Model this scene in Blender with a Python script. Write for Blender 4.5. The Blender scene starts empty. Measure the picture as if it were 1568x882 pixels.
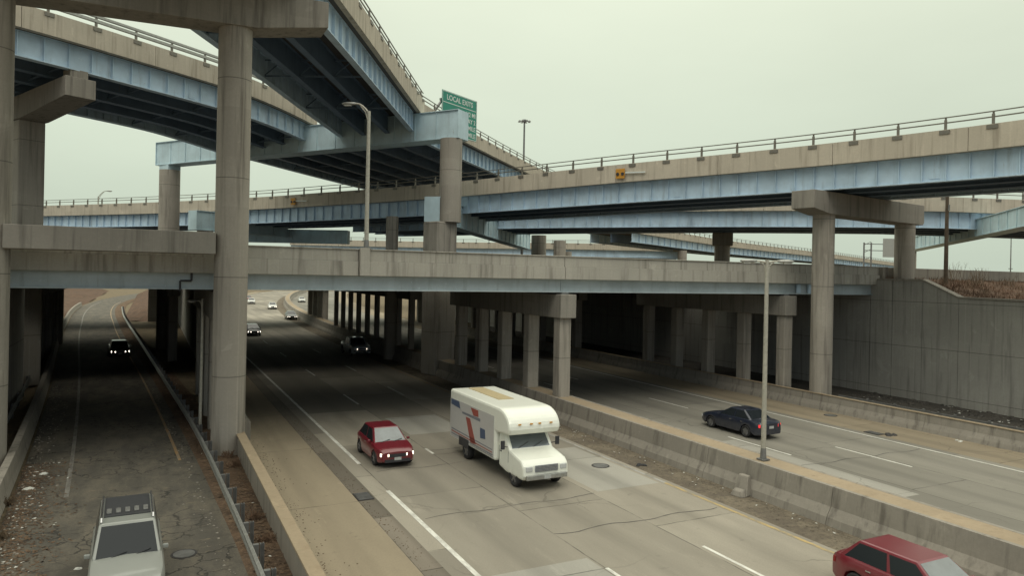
import bpy, bmesh, math, random
from mathutils import Vector, Matrix
random.seed(7)
PI = math.pi
SC = bpy.context.scene
COL = SC.collection

# ------------------------------------------------------------------ camera
cam_d = bpy.data.cameras.new('camera')
cam = bpy.data.objects.new('camera', cam_d)
COL.objects.link(cam)
cam_d.sensor_width = 36.0
cam_d.sensor_fit = 'HORIZONTAL'
cam_d.lens = 36.0 * 1100.0 / 1568.0
cam_d.shift_y = -20.0 / 1568.0
cam_d.clip_start = 0.1
cam_d.clip_end = 6000
PSI = math.radians(26.65)
cam.matrix_world = (Matrix.Translation((0, 0, 8.8)) @ Matrix.Rotation(-PSI, 4, 'Z')
                    @ Matrix.Rotation(PI / 2, 4, 'X') @ Matrix.Rotation(math.atan(0.02), 4, 'Z'))
SC.camera = cam

# ------------------------------------------------------------------ sky and light
W = bpy.data.worlds.new('World')
SC.world = W
W.use_nodes = True
nt = W.node_tree
for n in list(nt.nodes):
    nt.nodes.remove(n)
out = nt.nodes.new('ShaderNodeOutputWorld')
bg = nt.nodes.new('ShaderNodeBackground')
sky = nt.nodes.new('ShaderNodeTexSky')
sky.sky_type = 'NISHITA'
sky.sun_disc = False
sky.sun_elevation = math.radians(52)
sky.sun_rotation = math.radians(215)
sky.dust_density = 6
sky.ozone_density = 0.5
tc = nt.nodes.new('ShaderNodeTexCoord')
sep = nt.nodes.new('ShaderNodeSeparateXYZ')
ramp_ = nt.nodes.new('ShaderNodeValToRGB')
cr = ramp_.color_ramp
cr.elements[0].position = 0.0
cr.elements[0].color = (0.555, 0.635, 0.525, 1)
cr.elements[1].position = 1.0
cr.elements[1].color = (2.1, 2.07, 1.80, 1)
e = cr.elements.new(0.10); e.color = (0.605, 0.685, 0.555, 1)
e = cr.elements.new(0.36); e.color = (0.785, 0.845, 0.675, 1)
e = cr.elements.new(0.55); e.color = (1.45, 1.47, 1.25, 1)
cl = nt.nodes.new('ShaderNodeTexNoise')
cl.inputs['Scale'].default_value = 1.6
cl.inputs['Detail'].default_value = 6
mapc = nt.nodes.new('ShaderNodeMapping')
mapc.inputs['Scale'].default_value = (1, 1, 3)
mr = nt.nodes.new('ShaderNodeMapRange')
mr.inputs['From Min'].default_value = 0.25; mr.inputs['From Max'].default_value = 0.75
mr.inputs['To Min'].default_value = 9.7
mr.inputs['To Max'].default_value = 11.2
mul = nt.nodes.new('ShaderNodeVectorMath'); mul.operation = 'SCALE'
mix = nt.nodes.new('ShaderNodeMix'); mix.data_type = 'RGBA'
mix.inputs['Factor'].default_value = 0.95       # thick overcast over the clear sky
nt.links.new(tc.outputs['Generated'], sep.inputs[0])
nt.links.new(sep.outputs['Z'], ramp_.inputs[0])
nt.links.new(tc.outputs['Generated'], mapc.inputs['Vector'])
nt.links.new(mapc.outputs[0], cl.inputs['Vector'])
nt.links.new(cl.outputs['Fac'], mr.inputs['Value'])
nt.links.new(ramp_.outputs[0], mul.inputs[0])
nt.links.new(mr.outputs[0], mul.inputs['Scale'])
nt.links.new(sky.outputs[0], mix.inputs['A'])
# unseen low sky behind the viewpoint, added dim and bluish to deepen and cool shade
def wmath(op, a, b=None):
    k = nt.nodes.new('ShaderNodeMath'); k.operation = op
    for i, x in enumerate((a, b)):
        if x is None: continue
        if isinstance(x, (int, float)): k.inputs[i].default_value = x
        else: nt.links.new(x, k.inputs[i])
    return k.outputs[0]
def wrange(v, a, b, c, d):
    k = nt.nodes.new('ShaderNodeMapRange'); k.interpolation_type = 'SMOOTHSTEP'
    for nme, x in zip(('From Min', 'From Max', 'To Min', 'To Max'), (a, b, c, d)): k.inputs[nme].default_value = x
    nt.links.new(v, k.inputs['Value']); return k.outputs[0]
away = wmath('ADD', wmath('MULTIPLY', sep.outputs['X'], -0.25), wmath('MULTIPLY', sep.outputs['Y'], -0.97))
backdim_f = wmath('MULTIPLY', wrange(away, 0.0, 0.75, 0.0, 1.0), wrange(sep.outputs['Z'], 0.35, 0.85, 1.0, 0.0))
backdim_mix = nt.nodes.new('ShaderNodeMix'); backdim_mix.data_type = 'RGBA'
nt.links.new(backdim_f, backdim_mix.inputs['Factor'])
nt.links.new(mul.outputs[0], backdim_mix.inputs['A'])
backdim_mix.inputs['B'].default_value = (4.1, 4.8, 5.15, 1)
nt.links.new(backdim_mix.outputs['Result'], mix.inputs['B'])
nt.links.new(mix.outputs['Result'], bg.inputs['Color'])
bg.inputs['Strength'].default_value = 0.1
nt.links.new(bg.outputs[0], out.inputs[0])

sun_d = bpy.data.lights.new('sun', 'SUN')
sun_d.energy = 0.6
sun_d.angle = math.radians(25)
sun_d.color = (1.0, 0.95, 0.86)
sun = bpy.data.objects.new('sun', sun_d)
COL.objects.link(sun)
sun.rotation_euler = (math.radians(38), 0, math.radians(-35))

SC.view_settings.view_transform = 'Standard'
SC.view_settings.look = 'None'
SC.view_settings.gamma = 1
SC.view_settings.exposure = 0.0
SC.view_settings.use_curve_mapping = False
SC.cycles.max_bounces = 6
SC.cycles.diffuse_bounces = 3
SC.cycles.use_denoising = True

# ------------------------------------------------------------------ materials
def newmat(name):
    m = bpy.data.materials.new(name)
    m.use_nodes = True
    t = m.node_tree
    b = t.nodes['Principled BSDF']
    return m, t, b

class NT:
    """small node-building helper"""
    def __init__(s, t): s.t = t
    def n(s, typ, **kw):
        k = s.t.nodes.new(typ)
        for a, v in kw.items(): setattr(k, a, v)
        return k
    def link(s, a, b): s.t.links.new(a, b)
    def pos(s): return s.n('ShaderNodeNewGeometry').outputs['Position']
    def obj(s): return s.n('ShaderNodeTexCoord').outputs['Object']
    def mapv(s, v, scale):
        m = s.n('ShaderNodeMapping'); m.inputs['Scale'].default_value = scale
        s.link(v, m.inputs['Vector']); return m.outputs[0]
    def noise(s, v, scale, detail=4, rough=0.6, dist=0.0):
        k = s.n('ShaderNodeTexNoise')
        k.inputs['Scale'].default_value = scale; k.inputs['Detail'].default_value = detail
        k.inputs['Roughness'].default_value = rough; k.inputs['Distortion'].default_value = dist
        s.link(v, k.inputs['Vector']); return k.outputs['Fac']
    def rng(s, v, a, b, c=0.0, d=1.0, smooth=True):
        k = s.n('ShaderNodeMapRange')
        if smooth: k.interpolation_type = 'SMOOTHSTEP'
        for i, x in zip(('From Min', 'From Max', 'To Min', 'To Max'), (a, b, c, d)): k.inputs[i].default_value = x
        s.link(v, k.inputs['Value']); return k.outputs[0]
    def math(s, op, a, b=None, c=None):
        k = s.n('ShaderNodeMath', operation=op)
        for i, x in enumerate((a, b, c)):
            if x is None: continue
            if isinstance(x, (int, float)): k.inputs[i].default_value = x
            else: s.link(x, k.inputs[i])
        return k.outputs[0]
    def mix(s, f, a, b, mode='MIX'):
        k = s.n('ShaderNodeMix', data_type='RGBA', blend_type=mode)
        if isinstance(f, (int, float)): k.inputs['Factor'].default_value = f
        else: s.link(f, k.inputs['Factor'])
        for nm, x in (('A', a), ('B', b)):
            if isinstance(x, tuple): k.inputs[nm].default_value = (*x[:3], 1)
            else: s.link(x, k.inputs[nm])
        return k.outputs['Result']
    def xyz(s, v):
        k = s.n('ShaderNodeSeparateXYZ'); s.link(v, k.inputs[0]); return k.outputs
    def bump(s, h, strength, dist=0.02):
        k = s.n('ShaderNodeBump'); k.inputs['Strength'].default_value = strength; k.inputs['Distance'].default_value = dist
        s.link(h, k.inputs['Height']); return k.outputs[0]

def concrete(name, base, dark, stain=0.5, lift=0.0, lift_off=0.0, fine=9.0, rust=0.0, rough=0.9, panels=True):
    m, t, b = newmat(name); q = NT(t)
    p = q.pos()
    big = q.rng(q.noise(p, 0.35, 5, 0.65), 0.3, 0.72)
    streak = q.rng(q.noise(q.mapv(p, (2.6, 2.6, 0.16)), 1.0, 5, 0.62), 0.48, 0.74)
    streak2 = q.rng(q.noise(q.mapv(p, (6.5, 6.5, 0.10)), 1.0, 3, 0.6), 0.55, 0.75)
    fn = q.noise(p, fine, 6, 0.7)
    c = q.mix(big, base, tuple(x * 0.80 for x in base))
    sn = q.n('ShaderNodeVectorMath', operation='SNAP'); q.link(p, sn.inputs[0]); sn.inputs[1].default_value = (2.9, 2.9, 2.35)
    wn = q.n('ShaderNodeTexWhiteNoise', noise_dimensions='3D'); q.link(sn.outputs[0], wn.inputs['Vector'])
    c = q.mix(q.math('MULTIPLY', wn.outputs['Value'], 0.75 if panels else 0.0), c, tuple(x * 0.80 for x in base))
    patch = q.rng(q.noise(p, 0.9, 3, 0.5, 0.6), 0.66, 0.69)
    c = q.mix(q.math('MULTIPLY', patch, 0.30), c, tuple(x * 1.25 for x in base))
    c = q.mix(q.math('MULTIPLY', streak, stain), c, dark)
    drip = q.math('MULTIPLY', q.rng(q.noise(q.mapv(p, (1.1, 1.1, 0.05)), 1.0, 6, 0.75), 0.60, 0.70), 0.55)
    c = q.mix(drip, c, tuple(x * 0.75 for x in dark))
    c = q.mix(q.math('MULTIPLY', streak2, stain * 0.45), c, tuple(x * 1.22 for x in base))
    c = q.mix(q.rng(fn, 0.3, 0.7, 0.0, 0.28), c, tuple(x * 0.62 for x in base))
    if rust > 0:
        r = q.rng(q.noise(q.mapv(p, (0.8, 0.8, 0.5)), 1.0, 5, 0.7), 0.58, 0.75)
        c = q.mix(q.math('MULTIPLY', r, rust), c, (0.20, 0.11, 0.06))
    if lift > 0:
        z = q.xyz(p)[2]
        f = q.math('FRACT', q.math('DIVIDE', q.math('ADD', z, lift_off + 50.0 * lift), lift))
        ln = q.math('LESS_THAN', f, 0.045 / lift)
        c = q.mix(q.math('MULTIPLY', ln, 0.55), c, (0.05, 0.045, 0.04))
    q.link(c, b.inputs['Base Color'])
    b.inputs['Roughness'].default_value = rough
    b.inputs['Specular IOR Level'].default_value = 0.25
    q.link(q.bump(fn, 0.35, 0.02), b.inputs['Normal'])
    return m

def steel(name, base, grime=0.5):
    m, t, b = newmat(name); q = NT(t)
    p = q.pos()
    big = q.rng(q.noise(p, 0.5, 4, 0.6), 0.3, 0.7)
    streak = q.rng(q.noise(q.mapv(p, (2.0, 2.0, 0.25)), 1.0, 5, 0.65), 0.5, 0.78)
    c = q.mix(big, base, tuple(x * 0.78 for x in base))
    c = q.mix(q.math('MULTIPLY', streak, grime), c, (base[0] * .45, base[1] * .42, base[2] * .40))
    ru = q.rng(q.noise(p, 1.7, 6, 0.75), 0.66, 0.76)
    c = q.mix(q.math('MULTIPLY', ru, 0.6), c, (0.13, 0.085, 0.055))
    rs = q.rng(q.noise(q.mapv(p, (3.2, 3.2, 0.22)), 1.0, 5, 0.7), 0.63, 0.74)
    c = q.mix(q.math('MULTIPLY', rs, 0.5), c, (0.17, 0.12, 0.085))
    pe = q.rng(q.noise(p, 3.6, 4, 0.7), 0.66, 0.69)
    c = q.mix(q.math('MULTIPLY', pe, 0.35), c, tuple(min(.8, x * 1.35) for x in base))
    q.link(c, b.inputs['Base Color'])
    b.inputs['Roughness'].default_value = 0.55
    b.inputs['Specular IOR Level'].default_value = 0.35
    q.link(q.bump(q.noise(p, 1.1, 2), 0.12, 0.03), b.inputs['Normal'])
    return m

def plain(name, col, rough=0.6, metal=0.0, coat=0.0, emit=None, estr=0.0, var=0.15, vscale=8.0, spec=0.5):
    m, t, b = newmat(name); q = NT(t)
    o = q.obj()
    f = q.rng(q.noise(o, vscale, 4, 0.6), 0.3, 0.7)
    c = q.mix(f, col, tuple(x * (1 - var) for x in col))
    q.link(c, b.inputs['Base Color'])
    b.inputs['Roughness'].default_value = rough
    b.inputs['Metallic'].default_value = metal
    b.inputs['Coat Weight'].default_value = coat
    b.inputs['Coat Roughness'].default_value = 0.08
    b.inputs['Specular IOR Level'].default_value = spec
    if emit:
        b.inputs['Emission Color'].default_value = (*emit, 1)
        b.inputs['Emission Strength'].default_value = estr
    return m

def paint(name, col, rough=0.35, dirt=0.25):
    """car body paint with road film on its lower parts"""
    m, t, b = newmat(name); q = NT(t)
    o = q.obj()
    z = q.xyz(o)[2]
    f = q.math('MULTIPLY', q.rng(z, 0.25, 0.95, 1.0, 0.15), q.rng(q.noise(o, 4.0, 5, 0.7), 0.3, 0.75))
    c = q.mix(q.math('MULTIPLY', f, dirt * 2), col, (0.16, 0.14, 0.115))
    q.link(c, b.inputs['Base Color'])
    b.inputs['Roughness'].default_value = rough
    b.inputs['Coat Weight'].default_value = 0.6
    b.inputs['Coat Roughness'].default_value = 0.12
    return m

M = {}
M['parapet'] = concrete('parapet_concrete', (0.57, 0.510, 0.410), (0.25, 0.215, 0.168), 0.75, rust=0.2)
M['parapet_grey'] = concrete('grey_parapet_concrete', (0.46, 0.436, 0.375), (0.175, 0.16, 0.135), 0.85, rust=0.10)
M['column'] = concrete('column_concrete', (0.385, 0.352, 0.298), (0.155, 0.138, 0.116), 0.95, lift=4.7, lift_off=1.0)
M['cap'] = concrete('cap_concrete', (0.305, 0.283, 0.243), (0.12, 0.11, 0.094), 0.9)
M['wall'] = concrete('wall_concrete', (0.41, 0.392, 0.345), (0.18, 0.17, 0.15), 0.8, lift=3.4, lift_off=-0.55)
M['barrier'] = concrete('barrier_concrete', (0.315, 0.288, 0.242), (0.12, 0.107, 0.09), 0.85)
M['barrier_top'] = concrete('barrier_top_fill', (0.37, 0.295, 0.20), (0.24, 0.18, 0.115), 0.5)
M['deck_shaded'] = concrete('shaded_deck_concrete', (0.12, 0.115, 0.11), (0.07, 0.065, 0.06), 0.4)  # concrete colour darkened to carry the shade under the decks
M['steel'] = steel('blue_steel', (0.515, 0.655, 0.765), 0.60)
M['steel_dull'] = steel('dull_blue_steel', (0.47, 0.535, 0.545), 0.55)
M['steel_pale'] = steel('pale_blue_steel', (0.56, 0.71, 0.76), 0.30)
M['steel_shaded'] = steel('shaded_blue_steel', (0.14, 0.20, 0.275), 0.6)  # blue steel with shade put into its colour, for inner girders
M['rail'] = plain('rail_metal', (0.20, 0.185, 0.155), 0.5, 0.5)
M['galv'] = plain('galvanised_metal', (0.40, 0.40, 0.37), 0.45, 0.6, var=0.25)
M['galv_dark'] = plain('weathered_metal', (0.22, 0.22, 0.21), 0.55, 0.5, var=0.3, vscale=3)
M['pole'] = plain('pole_metal', (0.46, 0.44, 0.37), 0.5, 0.25, var=0.2)
M['wood'] = plain('pole_wood', (0.10, 0.075, 0.05), 0.85, var=0.35, vscale=4)
M['black'] = plain('black_rubber', (0.022, 0.022, 0.023), 0.7)
M['plastic'] = plain('dark_plastic', (0.035, 0.036, 0.040), 0.5)
M['glass_dim'] = plain('tinted_glass', (0.016, 0.020, 0.023), 0.16, 0, 0, var=0, spec=.28)
M['glass_sky'] = plain('reflecting_glass', (0.12, 0.14, 0.145), 0.14, 0.2, 0.9, var=0.5, vscale=1.2, spec=0.9)
M['chrome'] = plain('chrome', (0.55, 0.55, 0.55), 0.2, 0.9)
M['rim'] = plain('alloy_rim', (0.30, 0.30, 0.31), 0.35, 0.8)
M['glass'] = plain('dark_glass', (0.018, 0.022, 0.025), 0.06, 0.0, 0.3, spec=0.7, var=0)
M['lamp_on'] = plain('lit_headlight', (0.9, 0.85, 0.75), 0.3, emit=(1.0, 0.86, 0.66), estr=2.6)
M['lamp_warm'] = plain('lit_warm_headlight', (0.9, 0.75, 0.45), 0.3, emit=(1.0, 0.72, 0.38), estr=0.55)
M['lamp_far'] = plain('lit_far_headlight', (0.9, 0.88, 0.8), 0.3, emit=(1.0, 0.90, 0.74), estr=5.0)
M['lamp_off'] = plain('headlight_lens', (0.55, 0.56, 0.55), 0.15, coat=0.5)
M['lens'] = plain('street_lamp_lens', (0.55, 0.55, 0.5), 0.25)
M['tail_on'] = plain('lit_tail_light', (0.5, 0.03, 0.03), 0.3, emit=(1.0, 0.05, 0.05), estr=0.8)
M['tail'] = plain('tail_light', (0.25, 0.012, 0.012), 0.25)
M['plate'] = plain('licence_plate', (0.45, 0.46, 0.44), 0.5)
M['orange'] = plain('orange_board', (0.55, 0.26, 0.03), 0.6)
M['green'] = plain('green_sign_sheeting', (0.012, 0.235, 0.165), 0.45, var=0.12, vscale=1.5)
M['signwhite'] = plain('white_sign_sheeting', (0.68, 0.72, 0.68), 0.45)
M['signback'] = plain('sign_back_aluminium', (0.42, 0.42, 0.38), 0.5, 0.4)
M['paint_red'] = paint('red_car_paint', (0.15, 0.009, 0.018), 0.3, 0.12)
M['paint_silver'] = paint('silver_car_paint', (0.27, 0.28, 0.255), 0.35, 0.2)
M['paint_grey'] = paint('grey_car_paint', (0.22, 0.23, 0.24), 0.35, 0.2)
M['paint_pale'] = paint('pale_silver_car_paint', (0.55, 0.57, 0.58), 0.3, 0.1)
M['paint_black'] = paint('black_car_paint', (0.012, 0.013, 0.016), 0.3, 0.1)
M['paint_navy'] = paint('navy_car_paint', (0.010, 0.015, 0.030), 0.3, 0.1)
M['paint_white'] = paint('white_car_paint', (0.60, 0.60, 0.55), 0.4, 0.12)
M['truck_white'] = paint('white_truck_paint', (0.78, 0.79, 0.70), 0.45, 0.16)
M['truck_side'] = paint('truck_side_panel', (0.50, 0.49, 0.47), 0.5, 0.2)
M['truck_roof_strip'] = plain('tan_roof_strip', (0.42, 0.34, 0.19), 0.7)
M['decal_red'] = plain('red_decal', (0.33, 0.085, 0.065), 0.5)
M['decal_blue'] = plain('blue_decal', (0.07, 0.10, 0.17), 0.5)
M['decal_grey'] = plain('grey_decal', (0.20, 0.21, 0.24), 0.5)
M['weed'] = plain('dry_stalk', (0.16, 0.115, 0.07), 0.9, var=0.4)
M['drygrass'] = plain('dry_grass_blade', (0.19, 0.115, 0.070), 0.9, var=0.5, vscale=0.8)
M['paper'] = plain('pale_litter', (0.62, 0.62, 0.56), 0.8)
M['leaf'] = plain('dead_leaf', (0.165, 0.105, 0.062), 0.9, var=0.6, vscale=1.2)
M['iron'] = plain('cast_iron', (0.055, 0.052, 0.05), 0.7, 0.3)
M['mark_white'] = None

def marking(name, col, wear=0.5):
    m, t, b = newmat(name); q = NT(t)
    p = q.pos()
    f = q.rng(q.noise(q.mapv(p, (3.0, 0.8, 3.0)), 1.5, 6, 0.75), 0.40, 0.62)
    c = q.mix(q.math('MULTIPLY', f, wear), col, (0.20, 0.185, 0.155) if 'gone' not in name else (0.11, 0.10, 0.085))
    q.link(c, b.inputs['Base Color']); b.inputs['Roughness'].default_value = 0.75
    return m
M['mark_white'] = marking('white_road_paint', (0.68, 0.67, 0.60), 0.45)
M['mark_faint'] = marking('worn_white_road_paint', (0.34, 0.33, 0.30), 0.95)
M['mark_ghost'] = marking('nearly_gone_road_paint', (0.20, 0.19, 0.165), 0.95)
M['mark_yellow'] = marking('yellow_road_paint', (0.44, 0.32, 0.13), 0.85)
M['mark_orange'] = marking('worn_yellow_road_paint', (0.34, 0.21, 0.085), 0.85)

def road_mat(name, base, x0, lane, slab, stain, contrast=0.16):
    m, t, b = newmat(name); q = NT(t)
    p = q.pos()
    x, y, z = q.xyz(p)
    lx = q.math('DIVIDE', q.math('SUBTRACT', x, x0), lane)
    ly = q.math('DIVIDE', y, slab)
    li = q.math('FLOOR', lx)
    ly = q.math('ADD', ly, q.math('MULTIPLY', li, 0.37))
    cmb = q.n('ShaderNodeCombineXYZ')
    q.link(li, cmb.inputs[0]); q.link(q.math('FLOOR', ly), cmb.inputs[1])
    wn = q.n('ShaderNodeTexWhiteNoise', noise_dimensions='2D'); q.link(cmb.outputs[0], wn.inputs['Vector'])
    c = q.mix(wn.outputs['Value'], tuple(v * (1 - contrast) for v in base), tuple(v * (1 + contrast) for v in base))
    big = q.rng(q.noise(q.mapv(p, (0.5, 0.10, 1)), 1.0, 5, 0.6), 0.32, 0.72)
    c = q.mix(q.math('MULTIPLY', big, 0.45), c, tuple(v * 0.60 for v in base))
    # the dark oil track down the middle of each lane and lighter wheel paths
    fx = q.math('ABSOLUTE', q.math('SUBTRACT', q.math('FRACT', lx), 0.5))
    oil = q.rng(fx, 0.03, 0.20, 1.0, 0.0)
    ol = q.math('MULTIPLY', oil, q.rng(q.noise(q.mapv(p, (0.8, 0.05, 1)), 1.0, 4, 0.6), 0.3, 0.65, 0.15, 0.75))
    c = q.mix(q.math('MULTIPLY', ol, 0.55), c, tuple(v * 0.42 for v in base))
    spots = q.rng(q.noise(p, 1.4, 5, 0.7), 0.60, 0.74)
    c = q.mix(q.math('MULTIPLY', spots, stain), c, tuple(v * 0.45 for v in base))
    pale = q.rng(q.noise(q.mapv(p, (1.3, 0.25, 1)), 1.0, 6, 0.7), 0.58, 0.72)
    c = q.mix(q.math('MULTIPLY', pale, 0.30), c, tuple(v * 1.5 for v in base))
    # slab joints, wandering slightly
    wob = q.math('MULTIPLY', q.math('SUBTRACT', q.noise(p, 0.8, 3), 0.5), 0.020)
    jy = q.math('FRACT', q.math('ADD', ly, wob))
    j1 = q.math('LESS_THAN', jy, 0.055 / slab)
    jx = q.math('FRACT', q.math('ADD', lx, wob))
    j2 = q.math('LESS_THAN', jx, 0.05 / lane)
    j = q.math('MULTIPLY', q.math('MAXIMUM', j1, j2), q.rng(q.noise(p, 0.7, 3), 0.35, 0.6, 0.15, 0.8))
    c = q.mix(j, c, tuple(v * 0.25 for v in base))
    # hairline cracks
    vo = q.n('ShaderNodeTexVoronoi', feature='DISTANCE_TO_EDGE')
    vo.inputs['Scale'].default_value = 0.22
    wv = q.n('ShaderNodeVectorMath', operation='ADD')
    nz = q.n('ShaderNodeTexNoise'); nz.inputs['Scale'].default_value = 0.7; nz.inputs['Detail'].default_value = 5
    q.link(p, nz.inputs['Vector']); q.link(p, wv.inputs[0]); q.link(nz.outputs['Color'], wv.inputs[1])
    q.link(wv.outputs[0], vo.inputs['Vector'])
    ck = q.math('MULTIPLY', q.math('LESS_THAN', vo.outputs['Distance'], 0.006), q.rng(q.noise(p, 0.12, 2), 0.5, 0.62))
    c = q.mix(q.math('MULTIPLY', ck, 0.45), c, tuple(v * 0.3 for v in base))
    gr = q.noise(p, 18.0, 4, 0.8)
    c = q.mix(q.rng(gr, 0.3, 0.75, 0.0, 0.30), c, tuple(v * 0.55 for v in base))
    q.link(c, b.inputs['Base Color'])
    b.inputs['Roughness'].default_value = 0.85
    b.inputs['Specular IOR Level'].default_value = 0.3
    q.link(q.bump(gr, 0.25, 0.01), b.inputs['Normal'])
    return m
M['road'] = road_mat('motorway_concrete', (0.278, 0.252, 0.203), 8.65, 3.72, 9.0, 0.45, 0.30)
M['road_r'] = road_mat('right_motorway_concrete', (0.232, 0.218, 0.182), 25.3, 3.75, 12.0, 0.35, 0.20)
M['shoulder'] = road_mat('shoulder_concrete', (0.300, 0.250, 0.175), 4.05, 3.3, 9.0, 0.55, 0.06)
M['gutter'] = road_mat('gutter_concrete', (0.19, 0.165, 0.13), 7.2, 1.5, 5.0, 0.9, 0.25)

def ramp_road():
    m, t, b = newmat('cracked_ramp_asphalt'); q = NT(t)
    p = q.pos()
    base = (0.100, 0.092, 0.076)
    big = q.rng(q.noise(q.mapv(p, (0.9, 0.3, 1)), 1.0, 6, 0.7), 0.38, 0.66)
    c = q.mix(big, base, (0.165, 0.145, 0.112))
    sp = q.rng(q.noise(q.mapv(p, (0.9, 2.6, 1)), 1.0, 5, 0.7), 0.60, 0.70)
    c = q.mix(q.math('MULTIPLY', sp, 0.75), c, (0.25, 0.20, 0.14))
    dk = q.rng(q.noise(q.mapv(p, (0.8, 1.8, 1)), 1.3, 5, 0.7), 0.58, 0.72)
    c = q.mix(q.math('MULTIPLY', dk, 0.7), c, (0.035, 0.033, 0.032))
    vo = q.n('ShaderNodeTexVoronoi', feature='DISTANCE_TO_EDGE')
    vo.inputs['Scale'].default_value = 1.0
    nz = q.n('ShaderNodeTexNoise'); nz.inputs['Scale'].default_value = 1.5; nz.inputs['Detail'].default_value = 6
    wv = q.n('ShaderNodeVectorMath', operation='ADD')
    q.link(p, nz.inputs['Vector']); q.link(p, wv.inputs[0]); q.link(nz.outputs['Color'], wv.inputs[1])
    q.link(wv.outputs[0], vo.inputs['Vector'])
    ck = q.math('MULTIPLY', q.math('LESS_THAN', vo.outputs['Distance'], 0.028), q.rng(q.noise(p, 0.35, 3), 0.42, 0.58))
    c = q.mix(q.math('MULTIPLY', ck, 0.75), c, (0.022, 0.021, 0.02))
    gr = q.noise(p, 14.0, 5, 0.8)
    c = q.mix(q.rng(gr, 0.3, 0.75, 0.0, 0.5), c, (0.05, 0.046, 0.04))
    q.link(c, b.inputs['Base Color']); b.inputs['Roughness'].default_value = 0.9
    b.inputs['Specular IOR Level'].default_value = 0.25
    q.link(q.bump(gr, 0.5, 0.02), b.inputs['Normal'])
    return m
M['ramp_road'] = ramp_road()

def dirt(name, a, b_, c_):
    m, t, b = newmat(name); q = NT(t)
    p = q.pos()
    f = q.rng(q.noise(p, 0.7, 6, 0.7), 0.35, 0.65)
    g = q.rng(q.noise(p, 5.0, 6, 0.75), 0.45, 0.65)
    c = q.mix(f, a, b_)
    c = q.mix(q.math('MULTIPLY', g, 0.7), c, c_)
    q.link(c, b.inputs['Base Color']); b.inputs['Roughness'].default_value = 0.95
    b.inputs['Specular IOR Level'].default_value = 0.1
    q.link(q.bump(q.noise(p, 9.0, 5, 0.8), 0.8, 0.05), b.inputs['Normal'])
    return m
M['leafy'] = dirt('leaf_covered_soil', (0.135, 0.090, 0.060), (0.080, 0.060, 0.045), (0.20, 0.14, 0.09))
M['ground'] = dirt('winter_ground', (0.17, 0.135, 0.09), (0.12, 0.105, 0.07), (0.23, 0.17, 0.11))
M['bank'] = dirt('embankment_soil', (0.125, 0.078, 0.055), (0.075, 0.055, 0.042), (0.17, 0.115, 0.08))
M['grime'] = dirt('grimy_verge', (0.075, 0.07, 0.062), (0.11, 0.10, 0.085), (0.045, 0.042, 0.04))
M['debris_soil'] = dirt('gritty_shoulder', (0.20, 0.17, 0.125), (0.13, 0.11, 0.085), (0.09, 0.075, 0.06))

# ------------------------------------------------------------------ mesh helpers
ORG = {}

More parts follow.
